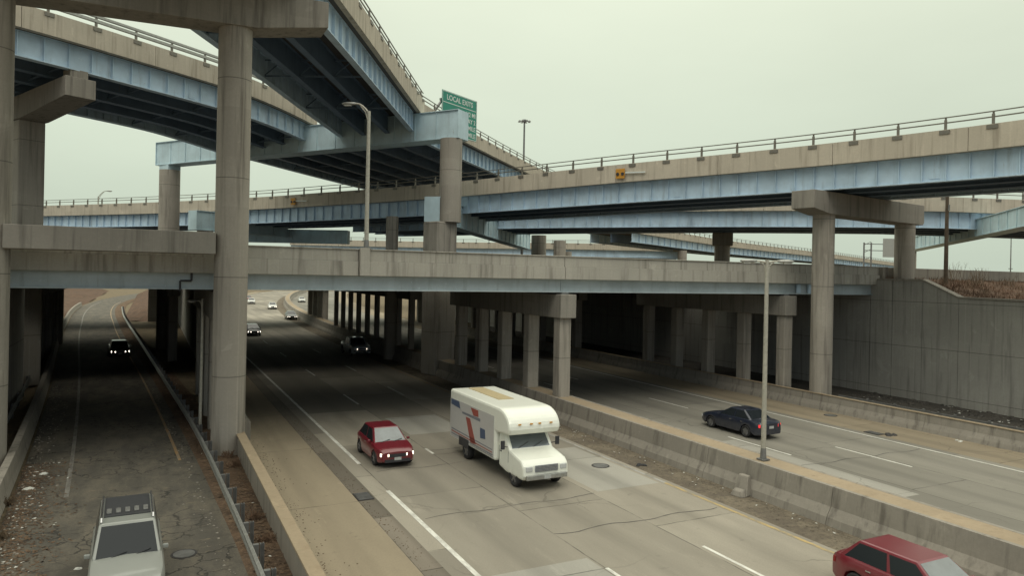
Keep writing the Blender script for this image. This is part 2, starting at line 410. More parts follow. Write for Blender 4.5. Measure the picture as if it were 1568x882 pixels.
class MB:
    def __init__(s): s.v = []; s.f = []; s.mi = []
    def face(s, idx, mi=0): s.f.append(tuple(idx)); s.mi.append(mi)
    def hexa(s, p, mi=0):
        b = len(s.v); s.v += [tuple(x) for x in p]
        for q in ((3, 2, 1, 0), (4, 5, 6, 7), (0, 1, 5, 4), (1, 2, 6, 5), (2, 3, 7, 6), (3, 0, 4, 7)):
            s.face([b + i for i in q], mi)
    def box(s, c, d, rz=0.0, mi=0):
        cx, cy, cz = c; hx, hy, hz = d[0] / 2, d[1] / 2, d[2] / 2
        ca, sa = math.cos(rz), math.sin(rz)
        P = []
        for z in (-hz, hz):
            for x, y in ((-hx, -hy), (hx, -hy), (hx, hy), (-hx, hy)):
                P.append((cx + x * ca - y * sa, cy + x * sa + y * ca, cz + z))
        s.hexa(P, mi)
    def bar(s, a, b, w, h, mi=0):
        """box beam from a to b, w wide (horizontal), h tall"""
        a, b = Vector(a), Vector(b); d = (b - a).normalized()
        up = Vector((0, 0, 1)) if abs(d.z) < 0.95 else Vector((0, 1, 0))
        r = d.cross(up).normalized(); u = r.cross(d)
        P = [q + r * (i * w / 2) + u * (j * h / 2) for q in (a, b) for i, j in ((-1, -1), (1, -1), (1, 1), (-1, 1))]
        s.hexa([P[0], P[1], P[2], P[3], P[4], P[5], P[6], P[7]], mi)
    def cyl(s, a, b, r0, r1=None, n=16, mi=0, caps=True, ph=0.0):
        r1 = r0 if r1 is None else r1
        a, b = Vector(a), Vector(b); d = (b - a).normalized()
        up = Vector((0, 0, 1)) if abs(d.z) < 0.9 else Vector((1, 0, 0))
        x = d.cross(up).normalized(); y = d.cross(x)
        base = len(s.v)
        for q, r in ((a, r0), (b, r1)):
            for i in range(n):
                t = 2 * PI * i / n + ph
                s.v.append(tuple(q + x * (r * math.cos(t)) + y * (r * math.sin(t))))
        for i in range(n):
            j = (i + 1) % n
            s.face((base + i, base + n + i, base + n + j, base + j), mi)
        if caps:
            s.face([base + i for i in range(n)], mi)
            s.face([base + n + i for i in reversed(range(n))], mi)
    def tube(s, pts, r, n=8, mi=0):
        for i in range(len(pts) - 1):
            ra = r[i] if isinstance(r, (list, tuple)) else r
            rb = r[i + 1] if isinstance(r, (list, tuple)) else r
            s.cyl(pts[i], pts[i + 1], ra, rb, n, mi)
    def sweep(s, fr, sec, mi=0, caps=True, closed=True):
        """fr: frames (x,y,z,rx,ry,bank); sec: list of (offset right, dz)"""
        base = len(s.v); n = len(sec)
        for (x, y, z, rx, ry, bk) in fr:
            for (o, dz) in sec:
                s.v.append((x + rx * o, y + ry * o, z + bk * o + dz))
        m = n if closed else n - 1
        for k in range(len(fr) - 1):
            for i in range(m):
                j = (i + 1) % n
                s.face((base + k * n + i, base + k * n + j, base + (k + 1) * n + j, base + (k + 1) * n + i), mi)
        if caps and closed:
            s.face([base + i for i in reversed(range(n))], mi)
            e = base + (len(fr) - 1) * n
            s.face([e + i for i in range(n)], mi)
    def build(s, name, mats, parent=None, smooth=False, loc=None, bevel=0.0, subsurf=0):
        if not isinstance(mats, (list, tuple)): mats = [mats]
        org = Vector(ORG[parent.name]) if parent is not None else Vector(loc or (0, 0, 0))
        me = bpy.data.meshes.new(name)
        me.from_pydata([tuple(Vector(q) - org) for q in s.v], [], s.f)
        for m in mats: me.materials.append(m)
        me.polygons.foreach_set('material_index', s.mi)
        if smooth: me.polygons.foreach_set('use_smooth', [True] * len(me.polygons))
        bm = bmesh.new(); bm.from_mesh(me)
        bmesh.ops.recalc_face_normals(bm, faces=bm.faces)
        bm.to_mesh(me); bm.free()
        me.update()
        o = bpy.data.objects.new(name, me); COL.objects.link(o)
        if parent is not None: o.parent = parent
        else: o.location = org
        ORG[o.name] = tuple(org)
        if bevel > 0:
            b = o.modifiers.new('bevel', 'BEVEL'); b.width = bevel; b.segments = 2; b.limit_method = 'ANGLE'; b.angle_limit = math.radians(40)
        if subsurf > 0:
            b = o.modifiers.new('sub', 'SUBSURF'); b.levels = subsurf; b.render_levels = subsurf
        return o

def thing(name, label, cat, loc=(0, 0, 0), rz=0.0, group=None):
    o = bpy.data.objects.new(name, None); COL.objects.link(o)
    o.empty_display_size = 0.3
    o.location = loc; o.rotation_euler = (0, 0, rz)
    o['label'] = label; o['category'] = cat
    if group: o['group'] = group
    ORG[o.name] = tuple(loc)
    return o

def local_thing(name, label, cat, loc, rz=0.0, group=None):
    """a thing whose parts are modelled round its own origin"""
    o = thing(name, label, cat, loc, rz, group)
    ORG[o.name] = (0, 0, 0)
    return o

def tag(o, label, cat, group=None):
    o['label'] = label; o['category'] = cat
    if group: o['group'] = group
    return o

def structure(o, kind='structure'):
    o['kind'] = kind
    return o

def copy_part(o, parent, loc, rz=0.0):
    c = o.copy(); COL.objects.link(c)
    c.parent = parent; c.location = loc; c.rotation_euler = (0, 0, rz)
    return c

def copy_thing(src, loc, rz, label, group=None):
    r = src.copy(); COL.objects.link(r)
    r.location = loc; r.rotation_euler = (0, 0, rz); r['label'] = label
    if group: r['group'] = group
    def rec(a, b):
        for ch in list(a.children):
            c = ch.copy(); COL.objects.link(c); c.parent = b
            rec(ch, c)
    rec(src, r)
    return r

def catmull(pts, step):
    """resample a path of tuples (x,y,...) at about `step` metres"""
    P = [Vector(p) if False else list(p) for p in pts]
    n = len(P); d = len(P[0]); dense = []
    for i in range(n - 1):
        p0 = P[i - 1] if i > 0 else [2 * a - b for a, b in zip(P[0], P[1])]
        p1, p2 = P[i], P[i + 1]
        p3 = P[i + 2] if i + 2 < n else [2 * a - b for a, b in zip(P[n - 1], P[n - 2])]
        for k in range(24):
            t = k / 24.0
            dense.append([0.5 * (2 * p1[j] + (p2[j] - p0[j]) * t + (2 * p0[j] - 5 * p1[j] + 4 * p2[j] - p3[j]) * t * t
                                 + (3 * p1[j] - p0[j] - 3 * p2[j] + p3[j]) * t ** 3) for j in range(d)])
    dense.append(P[-1])
    L = [0.0]
    for a, b in zip(dense, dense[1:]): L.append(L[-1] + math.hypot(b[0] - a[0], b[1] - a[1]))
    m = max(2, int(round(L[-1] / step)) + 1)
    res = []; k = 0
    for i in range(m):
        s = L[-1] * i / (m - 1)
        while k < len(L) - 2 and L[k + 1] < s: k += 1
        t = (s - L[k]) / max(1e-9, L[k + 1] - L[k])
        res.append([a + (b - a) * t for a, b in zip(dense[k], dense[k + 1])])
    return res

def frames(pts, step):
    R = catmull([tuple(p) + (0,) * (4 - len(p)) for p in pts], step)
    fr = []
    for i, p in enumerate(R):
        a = R[max(0, i - 1)]; b = R[min(len(R) - 1, i + 1)]
        dx, dy = b[0] - a[0], b[1] - a[1]; l = math.hypot(dx, dy)
        fr.append((p[0], p[1], p[2], dy / l, -dx / l, p[3]))
    return fr

def offset(pts, o):
    """shift a path sideways (positive = right of travel)"""
    res = []
    for i, p in enumerate(pts):
        a = pts[max(0, i - 1)]; b = pts[min(len(pts) - 1, i + 1)]
        dx, dy = b[0] - a[0], b[1] - a[1]; l = math.hypot(dx, dy)
        res.append((p[0] + dy / l * o, p[1] - dx / l * o) + tuple(p[2:]))
    return res

def at(f, o, dz): return (f[0] + f[3] * o, f[1] + f[4] * o, f[2] + f[5] * o + dz)

def rect(o0, o1, z0, z1): return [(o0, z0), (o1, z0), (o1, z1), (o0, z1)]

def lerpf(a, b, t): return tuple(x + (y - x) * t for x, y in zip(a, b))

# ------------------------------------------------------------------ elevated ramps
post_mesh = None
def rail_post():
    m = MB()
    m.box((0, 0, -0.02), (0.16, 0.62, 0.05))                 # pad on top of the parapet
    m.box((0, 0, -0.16), (0.44, 0.58, 0.24))                 # anchor block let into the parapet
    m.box((0, 0, 0.30), (0.12, 0.14, 0.62))
    m.box((0.02, 0, 0.62), (0.07, 0.10, 0.30))
    return m

def make_ramp(name, label, pts, width, ng, depth=1.65, par_h=1.45, rails='LR', cross=7, stiff=True, skew0=None, skew1=None,
              step=1.4, mats=None, group=None, postgap=3.0, over=0.75, railk=1.0, railmat=None):
    st = mats or M['steel']
    fr = frames(pts, step)
    def skew(fr, d, end):
        n = max(2, int(9.0 / step)); l = math.hypot(*d); d = (d[0] / l, d[1] / l)
        F = list(fr)
        for k in range(n):
            i = k if end == 0 else len(F) - 1 - k
            t = 1 - k / n
            f = F[i]; s_ = f[3] * d[0] + f[4] * d[1]
            sc = 1.0 / max(0.5, abs(s_)); sg = 1 if s_ > 0 else -1
            F[i] = (f[0], f[1], f[2], f[3] + (d[0] * sc * sg - f[3]) * t, f[4] + (d[1] * sc * sg - f[4]) * t, f[5])
        return F
    if skew0: fr = skew(fr, skew0, 0)
    if skew1: fr = skew(fr, skew1, 1)
    mid = fr[len(fr) // 2]
    root = thing(name, label, 'ramp', (mid[0], mid[1], 0), 0, group)
    h = width / 2
    m = MB(); m.sweep(fr, rect(-h + 0.37, h - 0.37, depth + 0.004, depth + 0.30)); m.build('deck', M['deck_shaded'], root)
    # parapets, cast in lengths with open joints between them
    for sd in (-1, 1):
        m = MB(); per = max(2, int(round(9.0 / step))); k = 0
        while k < len(fr) - 1:
            seg = fr[k:k + per + 1]
            if len(seg) >= 2:
                seg = [lerpf(seg[0], seg[1], 0.012)] + list(seg[1:-1]) + [lerpf(seg[-1], seg[-2], 0.012)]
                a, b = sd * h, sd * (h - 0.36)
                m.sweep(seg, [(a, depth), (a, depth + par_h), (sd * (h - 0.26), depth + par_h), (b, depth + par_h - 0.3), (b, depth)])
            k += per
        m.build('parapet', M['parapet'], root)
    # plate girders
    gs = [(-h + over) + (width - 2 * over) * i / (ng - 1) for i in range(ng)]
    for gi, o in enumerate(gs):
        m = MB()
        m.sweep(fr, rect(o - 0.23, o + 0.23, 0, 0.06))
        m.sweep(fr, rect(o - 0.015, o + 0.015, 0.061, depth - 0.041))
        m.sweep(fr, rect(o - 0.18, o + 0.18, depth - 0.04, depth))
        ext = gi in (0, ng - 1)
        if stiff and ext:
            for f in fr[1:-1]:
                for sd in (-1, 1):
                    a = at(f, o + sd * 0.016, depth / 2 + 0.01); b = at(f, o + sd * 0.205, depth / 2 + 0.01)
                    ang = math.atan2(b[1] - a[1], b[0] - a[0])
                    m.box(((a[0] + b[0]) / 2, (a[1] + b[1]) / 2, (a[2] + b[2]) / 2), (0.19, 0.04, depth - 0.11), ang)
        m.build('girder', st if ext else M['steel_shaded'], root)
        if stiff and ext and step < 2:
            for k in range(6, len(fr) - 2, 13):
                f = lerpf(fr[k], fr[k + 1], .5); sg = -1 if gi == 0 else 1
                a = at(f, o + sg * 0.03, depth / 2); ang = math.atan2(f[4], f[3])
                m = MB(); m.box(a, (0.035, 0.62, depth * .72), ang)
                for yy in (-.22, -.1, .1, .22):
                    for zz in [(-.5 + .125 * j) * depth * .72 * .95 for j in range(9)]:
                        ca, sa = math.cos(ang), math.sin(ang)
                        m.box((a[0] - yy * sa + ca * .03 * sg, a[1] + yy * ca + sa * .03 * sg, a[2] + zz), (.03, .04, .04), ang)
                m.build('splice_plate', st, root)
    if cross:
        for k in range(cross // 2, len(fr) - 1, cross):
            f = fr[k]; m = MB()
            for a, b in zip(gs, gs[1:]):
                m.bar(at(f, a + .05, 0.30), at(f, b - .05, 0.30), 0.10, 0.10)
                m.bar(at(f, a + .05, depth - 0.25), at(f, b - .05, depth - 0.25), 0.10, 0.10)
                m.bar(at(f, a + .05, 0.36), at(f, (a + b) / 2, depth - 0.31), 0.07, 0.07)
                m.bar(at(f, b - .05, 0.36), at(f, (a + b) / 2, depth - 0.31), 0.07, 0.07)
            m.build('cross_frame', M['steel_shaded'], root)
    global post_mesh
    for sd, nm in ((-1, 'L'), (1, 'R')):
        if nm not in rails: continue
        o = sd * (h - 0.17)
        m = MB()
        fo = [(f[0], f[1], f[2], f[3], f[4], f[5]) for f in fr]
        m.sweep(fo, rect(o - 0.035 * railk, o + 0.035 * railk, depth + par_h + 0.435 - 0.035 * railk, depth + par_h + 0.435 + 0.035 * railk))
        m.sweep(fo, rect(o - 0.035 * railk, o + 0.035 * railk, depth + par_h + 0.76 - 0.03 * railk, depth + par_h + 0.76 + 0.03 * railk))
        ro = m.build('railing', railmat or M['rail'], root)
        kk = max(1, int(round(postgap / step)))
        idx = list(range(1, len(fr) - 1, kk))[:100]
        first = None
        for i in idx:
            f = fr[i]; p = at(f, o, depth + par_h)
            ang = math.atan2(f[4], f[3])
            loc = Vector(p) - Vector(ORG[root.name])
            if post_mesh is None:
                q = rail_post(); po = q.build('rail_post', M['rail'], None)
                po.parent = ro; po.location = loc; po.rotation_euler = (0, 0, ang)
                post_mesh = po
            else:
                copy_part(post_mesh, ro, loc, ang)
    return root, fr

# near-fascia lines of the ramps (x, y, height of girder underside)
B_edge = [(46.6, 2, 15.15), (45.6, 13, 15.12), (43.9, 23.4, 15.08), (42.4, 28.9, 15.05), (40.2, 34.8, 15.0), (37.4, 40.8, 14.92), (33.7, 48.1, 14.82),
          (29.6, 57.4, 14.72), (26.7, 63.9, 14.66), (22.2, 72.7, 14.58), (17.2, 80.9, 14.5), (11.5, 90.0, 14.4), (0.45, 104.3, 14.25), (-13.8, 121, 14.2), (-30, 140, 14.2)]
make_ramp('elevated_ramp', 'long elevated ramp on blue girders crossing the whole view, with orange warning boards',
          [p + (0.0,) for p in offset(B_edge, 4.8)], 9.6, 4, over=0.6)
D_edge = [(104, 33.5, 14.2), (88, 38.2, 14.25), (73.8, 43.2, 14.3), (66.8, 46.4, 14.3), (53.0, 57.7, 14.3), (38.0, 73.3, 14.2), (22.5, 91.0, 13.9)]
make_ramp('elevated_ramp', 'second elevated ramp on blue girders, seen below and behind the long one at right',
          [p + (0.0,) for p in offset(D_edge, 5.8)], 11.6, 5, over=0.6)

d1_R = [(-9.5, 8, 22.5), (-2.2, 21.5, 22.4), (6.4, 36.8, 22.15), (12.2, 47.0, 21.95), (17.3, 56.0, 21.7), (21.3, 62.8, 21.45), (22.2, 64.3, 21.4)]
ds1 = (6.2, -7.9)
make_ramp('elevated_ramp', 'high ramp overhead running from the concrete frame to the pale blue crossbeam',
          [p + (0.0,) for p in offset(d1_R, -3.65)], 9.0, 4, over=0.85, skew1=ds1, cross=6)
d2_R = [(-40, 41.5, 21.9), (-24, 46.6, 21.9), (-14, 50.9, 21.85), (-7.7, 54.0, 21.8), (-1.6, 58.0, 21.75), (5.1, 62.9, 21.7), (9.2, 66.9, 21.6), (13.2, 71.6, 21.4), (14.6, 73.4, 21.35)]
make_ramp('elevated_ramp', 'curved high ramp at upper left with pale double rail, bearing on the hammerhead pier',
          [(p[0], p[1], p[2] - 4.9 * 0.085, 0.085) for p in offset(d2_R, -4.9)], 11.2, 5, over=0.7, skew1=ds1, cross=4, railk=2.6, railmat=M['galv'])
d3_c = [(14.1, 71.4, 21.05, 0.045), (19.5, 77.6, 21.1, 0.05), (26.0, 84.6, 21.1, 0.055), (34.5, 93.0, 21.0, 0.055), (46, 103.5, 20.8, 0.05), (70, 124, 20.4, 0.04)]
make_ramp('elevated_ramp', 'wide merged high deck running away behind the blue crossbeam and over the long ramp',
          d3_c, 22.5, 8, over=1.0, skew0=ds1, cross=6)
H1_edge = [(30, 181, 13.4), (63.9, 160.4, 13.3), (86.7, 147, 13.5), (113, 131, 13.4), (150, 112, 13.4)]
H1 = [(111, 132.2, 13.4), (100, 138.6, 13.45), (86.7, 147, 13.5), (63.9, 160.4, 13.3), (30, 181, 13.4)]
make_ramp('elevated_ramp', 'distant level ramp glimpsed on the skyline beneath the long ramp',
          [p + (0.0,) for p in offset(H1, 5)], 10, 3, cross=0, step=3.0, rails='L', stiff=False)
H2 = [(78, 106, 15.2), (104, 120.2, 15.0), (128, 132.5, 14.9), (190, 161, 14.9), (226, 178, 14.9), (330, 226, 14.6)]
make_ramp('elevated_ramp', 'distant ramp slanting down to the skyline between the two right hand columns',
          [p + (0.0,) for p in offset(H2, -5)], 10, 3, cross=0, step=3.0, rails='R', stiff=True)

# ------------------------------------------------------------------ steel crossbeams
def crossbeam(name, label, a, b, z0a, z0b, h, w, endpale=True):
    root = thing(name, label, 'crossbeam', ((a[0] + b[0]) / 2, (a[1] + b[1]) / 2, 0))
    dx, dy = b[0] - a[0], b[1] - a[1]; l = math.hypot(dx, dy); ux, uy = dx / l, dy / l
    n = max(4, int(l / 2.2))
    fr = [(a[0] + dx * i / n, a[1] + dy * i / n, z0a + (z0b - z0a) * i / n, uy, -ux, 0.0) for i in range(n + 1)]
    m = MB()
    m.sweep(fr, rect(-w / 2 + .06, w / 2 - .06, 0.06, h - 0.06))
    for f in fr[1:-1]:
        for sd in (-1, 1):
            p = at(f, sd * (w / 2 - 0.02), h / 2)
            m.box(p, (0.03, 0.08, h - 0.14), math.atan2(uy, ux))
    m.build('box_web', M['steel_pale'], root)
    m = MB()
    m.sweep(fr, rect(-w / 2 - .08, w / 2 + .08, 0, 0.059)); m.build('flange', M['steel_pale'], root)
    m = MB()
    m.sweep(fr, rect(-w / 2 - .08, w / 2 + .08, h - 0.059, h)); m.build('flange', M['steel_pale'], root)
    for f, sg in ((fr[0], -1), (fr[-1], 1)):
        m = MB()
        p = (f[0] + ux * 0.03 * sg, f[1] + uy * 0.03 * sg, f[2] + h / 2)
        m.box(p, (0.05, w + 0.10, h - 0.02), math.atan2(uy, ux))
        m.build('end_plate', M['steel_pale'], root)
    return root
crossbeam('steel_crossbeam', 'pale blue box crossbeam on two round columns, its end before the green sign',
          (24.15, 58.3), (0.9, 87.9), 20.6, 19.95, 2.5, 1.7)
crossbeam('steel_crossbeam', 'dark blue box beam running away under the long ramp beside a column', (21.75, 59.1), (48.2, 92.0), 13.3, 12.55, 2.2, 1.3)
crossbeam('steel_crossbeam', 'blue box beam end poking out under the long ramp above the left concrete beam', (4.2, 91.6), (15.5, 98.6), 13.3, 13.3, 2.3, 1.5)
crossbeam('steel_crossbeam', 'blue box beam low under the long ramp, left of the bridge lamp post', (10.5, 102.5), (23.5, 96.0), 12.5, 12.5, 1.8, 1.4)
crossbeam('steel_crossbeam', 'light blue skewed box beam at the right edge above the dry bank', (98.7, 67.9), (62.0, 30.3), 13.3, 13.75, 1.75, 1.5)

# ------------------------------------------------------------------ concrete piers
def round_col(root, x, y, z0, z1, r, mat=None, n=40):
    m = MB(); m.cyl((x, y, z0), (x, y, z1), r, r, n)
    o = m.build('column', mat or M['column'], root, smooth=True)
    fix_flat(o); return o

def fix_flat(o, ang=40):
    me = o.data
    bm = bmesh.new(); bm.from_mesh(me)
    for ed in bm.edges:
        if len(ed.link_faces) == 2 and ed.calc_face_angle(0) > math.radians(ang): ed.smooth = False
    bm.to_mesh(me); bm.free()

# the near concrete frame: two round columns, a low beam and the high cap
FY = 36.75
root = thing('portal_bent', 'two storey concrete bent nearest at left with round columns, low beam and high cap', 'bridge pier', (3.4, FY, 0))
m = MB(); m.cyl((3.4, FY, 0), (3.4, FY, 20.4), 0.76, 0.76, 48); fix_flat(m.build('column', M['column'], root, smooth=True))
m = MB(); m.cyl((-6.15, FY, 0), (-6.15, FY, 20.4), 0.80, 0.80, 48); fix_flat(m.build('column', M['column'], root, smooth=True))
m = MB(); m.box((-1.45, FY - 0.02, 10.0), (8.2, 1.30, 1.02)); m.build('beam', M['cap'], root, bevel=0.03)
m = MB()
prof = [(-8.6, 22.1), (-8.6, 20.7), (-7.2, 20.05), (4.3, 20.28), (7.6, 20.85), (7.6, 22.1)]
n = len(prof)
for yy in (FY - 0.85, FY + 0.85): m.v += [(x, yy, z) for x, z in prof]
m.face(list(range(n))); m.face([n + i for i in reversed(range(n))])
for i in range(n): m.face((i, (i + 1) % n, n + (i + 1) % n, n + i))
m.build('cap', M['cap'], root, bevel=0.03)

# hammerhead pier of the curved ramp
root = thing('hammerhead_pier', 'broad concrete hammerhead pier at far left whose blunt cap end juts under the curved ramp', 'bridge pier', (-7.7, 60.9, 0))
d = Vector((-0.47, 0.883, 0)); s_ = Vector((0.883, 0.47, 0))
e0 = Vector((-4.4, 55.5, 0))
def hp(l, o, z): return tuple(e0 + d * l + s_ * o + Vector((0, 0, z)))
m = MB(); w = 0.95
prof = [(0, 21.3), (0, 20.0), (7.1, 19.25), (11.5, 19.25), (13.6, 19.6), (13.6, 20.6)]
n = len(prof)
for o_ in (-w, w): m.v += [hp(l, o_, z) for l, z in prof]
m.face(list(range(n))); m.face([n + i for i in reversed(range(n))])
for i in range(n): m.face((i, (i + 1) % n, n + (i + 1) % n, n + i))
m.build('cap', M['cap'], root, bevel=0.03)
m = MB(); m.hexa([hp(0.25, -.55, 21.3), hp(0.25, .55, 21.3), hp(1.3, .55, 21.3), hp(1.3, -.55, 21.3), hp(0.25, -.55, 21.85), hp(0.25, .55, 21.85), hp(1.3, .55, 21.85), hp(1.3, -.55, 21.85)])
m.build('bearing_seat', M['cap'], root)
m = MB()
P = [hp(7.3, -.85, 0), hp(7.3, .85, 0), hp(11.2, .85, 0), hp(11.2, -.85, 0)]
m.hexa(P + [(p[0], p[1], 19.26) for p in P]); m.build('column', M['column'], root, bevel=0.12)

# pier under the crossbeam, right hand
root = thing('round_pier', 'tall round pier under the right end of the pale blue crossbeam', 'bridge pier', (23.3, 58.8, 0))
round_col(root, 23.3, 58.8, 13.3, 20.6, 0.97)
m = MB()
m.box((22.55, 59.15, 6.65), (2.3, 1.9, 13.3), 0.35); m.build('pedestal', M['column'], root, bevel=0.1)
root = thing('round_pier', 'round pier with ridged top under the far left end of the pale blue crossbeam', 'bridge pier', (1.6, 86.8, 0))
round_col(root, 1.6, 86.8, 0, 19.45, 1.05)
m = MB(); m.box((1.6, 86.8, 19.72), (1.5, 1.5, 0.52), 0.6); m.build('bearing_seat', M['steel_pale'], root)

# pier of the long ramp at the right
root = thing('ramp_pier', 'two column concrete pier at right whose thick cap carries the long ramp', 'bridge pier', (42.0, 35.2, 0))
round_col(root, 42.0, 35.2, 0, 13.45, 0.73)
round_col(root, 53.45, 37.05, 8.6, 13.45, 0.74)
a, b = Vector((39.35, 34.72, 0)), Vector((54.9, 37.36, 0)); dd = (b - a).normalized(); rr = Vector((dd.y, -dd.x, 0))
m = MB()
prof = [(0, 14.95), (0, 13.72), (2.0, 13.42), ((b - a).length - 0.2, 13.42), ((b - a).length, 13.6), ((b - a).length, 15.0)]
n = len(prof)
for o_ in (-0.85, 0.85): m.v += [tuple(a + dd * l + rr * o_ + Vector((0, 0, z))) for l, z in prof]
m.face(list(range(n))); m.face([n + i for i in reversed(range(n))])
for i in range(n): m.face((i, (i + 1) % n, n + (i + 1) % n, n + i))
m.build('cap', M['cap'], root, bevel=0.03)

def small_pier(label, x, y, r, z1, capw=None, mat=None, z0=0.0):
    root = thing('round_pier', label, 'bridge pier', (x, y, 0))
    round_col(root, x, y, z0, z1 - (0.0 if capw is None else 1.5), r, mat, 24)
    if capw:
        m = MB(); m.box((x, y, z1 - 0.75), (capw, capw, 1.5), -0.7); m.build('cap', M['cap'], root, bevel=0.05)
    return root
small_pier('brown round pier under the dark blue beam, just above the bridge parapet', 46.6, 85.0, 1.0, 14.2)
small_pier('slim round pier standing close right of the brown one, above the bridge parapet', 55.8, 95.1, 0.95, 14.2)
small_pier('short stub pier hard against the slim round pier, pointed at its top', 58.0, 96.2, 0.55, 12.6)
small_pier('squat pier with a wider cap, alone under the second ramp in mid view', 61.0, 65.6, 0.9, 14.3, 2.3)
small_pier('distant tan pier at the end of the light blue far ramp beam', 99.0, 118.2, 0.95, 14.6)
small_pier('tan pier under the far end of the skewed light blue beam, over the dry bank', 97.6, 66.9, 0.9, 13.3)
small_pier('pier in shade left of the tall round pier, behind the bridge parapet', 21.8, 70.8, 0.62, 14.5)
small_pier('pier below the blue box beam end beside the left concrete beam', 5.6, 92.5, 0.9, 13.3)

# ------------------------------------------------------------------ the low overpass and those behind it
def overpass(label, y0, y1, x0, x1, detail):
    root = thing('overpass', label, 'bridge', ((x0 + x1) / 2, y0, 0))
    L = x1 - x0; cx = (x0 + x1) / 2
    m = MB(); m.box((cx, (y0 + y1) / 2, 8.86), (L, y1 - y0 - 0.7, 0.52)); m.build('deck', M['deck_shaded'], root)
    for yy, sg in ((y0, 1), (y1, -1)):
        m = MB()
        joints = [x0, 9.9, 22.75, 43.6, x1] if detail else [x0, x1]
        for a, b in zip(joints, joints[1:]):
            m.box(((a + b) / 2, yy + sg * 0.17, 8.98), (b - a - 0.03, 0.34, 0.78))
            m.box(((a + b) / 2, yy + sg * 0.29, 9.685), (b - a - 0.03, 0.36, 0.625))
            m.box(((a + b) / 2, yy + sg * 0.24, 10.01), (b - a - 0.02, 0.42, 0.05))
        m.build('parapet', M['parapet_grey'] if sg > 0 else M['deck_shaded'], root, bevel=0.015)
    ng = max(4, int((y1 - y0) / 2.4))
    for i in range(ng):
        yy = y0 + 0.55 + (y1 - y0 - 1.1) * i / (ng - 1)
        m = MB()
        for a, b in zip([x0, 22.75], [22.72, x1]):
            c = (a + b) / 2; l = b - a
            m.box((c, yy, 7.81), (l, 0.42, 0.06)); m.box((c, yy, 8.19), (l, 0.03, 0.70)); m.box((c, yy, 8.565), (l, 0.36, 0.05))
        m.build('girder', M['steel_dull'] if i == 0 else M['steel_shaded'], root)
    return root
ov = overpass('low overpass crossing the whole motorway with plain blue girder and streaked concrete parapet', 38.0, 56.2, -24, 51.9, True)
m = MB()
for x in (10.2,): m.box((x, 37.93, 9.35), (0.52, 0.16, 1.5))
m.build('pilaster', M['parapet_grey'], ov)
m = MB()                                            # bolted bracket and drain pipe near the left column
m.tube([(1.75, 38.25, 9.0), (1.75, 38.30, 8.2), (1.25, 38.30, 8.2), (1.25, 38.30, 7.7)], 0.05, 8)
m.build('drain_pipe', M['plastic'], ov)
m = MB()
for x in (43.2, 44.4): m.box((x, 38.36, 8.2), (0.35, 0.12, 0.66))
m.build('splice_plate', M['steel'], ov)
overpass('second low overpass deep in the shade behind the first', 58.8, 103.5, -40, 60, False)
overpass('third low overpass beyond the daylight gap', 112.0, 131.0, -50, 62, False)

def bent(label, x, ys, ycap0, ycap1, sq=0.82, zc0=6.2, zbase=0.0, cols=True):
    root = thing('bridge_bent', label, 'bridge pier', (x, ys[0], 0))
    m = MB(); m.box((x, (ycap0 + ycap1) / 2, (zc0 + 7.66) / 2), (1.12, ycap1 - ycap0, 7.66 - zc0)); m.build('cap', M['cap'], root, bevel=0.04)
    m = MB()
    m.box((0, 0, (zc0 + zbase) / 2), (sq, sq, zc0 - zbase))
    first = m.build('column', M['column'], None, bevel=0.08)
    first.parent = root; first.location = (0, 0, 0)
    for y in ys[1:]: copy_part(first, root, (0, y - ys[0], 0))
    for k in range(3):
        m = MB(); m.box((x, ycap0 + 0.7 + k * (ycap1 - ycap0 - 1.4) / 2, 7.72), (0.5, 0.5, 0.12))
        m.build('bearing', M['galv_dark'], root)
    return root
Y5 = [38.5, 42.55, 46.6, 50.6, 54.7]
Y9 = [67.5 + 4.0 * k for k in range(9)]
Y4 = [114.5, 118.4, 122.3, 126.2]
bent('row of square columns with a cap on the motorway median under the low overpass', 22.9, Y5, 37.8, 56.0)
bent('row of square columns along the right hand barrier under the low overpass', 42.0, Y5, 37.9, 56.0)
bent('row of columns in deep shade behind the near round column under the low overpass', 3.3, Y5, 37.95, 56.0)
bent('row of shaded median columns with slits of daylight between them', 22.9, Y9, 66.3, 100.7, sq=0.54)
bent('row of columns far back along the right barrier in the dark', 42.0, Y9, 66.3, 100.7)
bent('row of columns beside the side road, seen left of the near round column', 1.9, [75.0 + 5.2 * k for k in range(5)], 73.8, 100.7)
bent('row of columns left of the side road in the shade', -9.2, [69.0 + 5.2 * k for k in range(6)], 67.0, 100.7)
bent('last row of median columns before the daylight', 24.6, Y4, 113.4, 127.6)
bent('last row of columns right of the side road before the daylight', 1.2, Y4, 113.4, 127.6)
bent('last row of columns left of the side road before the daylight', -15.5, Y4, 113.4, 127.6)
bent('last row of columns on the right barrier before the daylight', 43.0, Y4, 113.4, 127.6)

# left abutment and the tall retaining wall at the right
m = MB(); m.box((-7.9, 47.2, 3.85), (1.0, 18.4, 7.7)); m.box((-11.4, 56.7, 3.85), (6.0, 0.6, 7.7)); m.box((-14.2, 80, 3.85), (0.6, 47, 7.7)); o = m.build('abutment_wall', M['wall'], None, loc=(-7.9, 52, 0))  # set-back lengths added to keep daylight out from the left
tag(o, 'dark concrete abutment wall along the left side of the side road', 'wall')
m = MB(); m.box((2.2, 131.2, 3.85), (5.2, 0.6, 7.7)); m.box((-27.0, 131.2, 3.85), (28.0, 0.6, 7.7)); o = m.build('abutment_wall', M['wall'], None, loc=(2.2, 131.2, 0))
tag(o, 'end walls framing the daylight at the far end of the side road', 'wall')

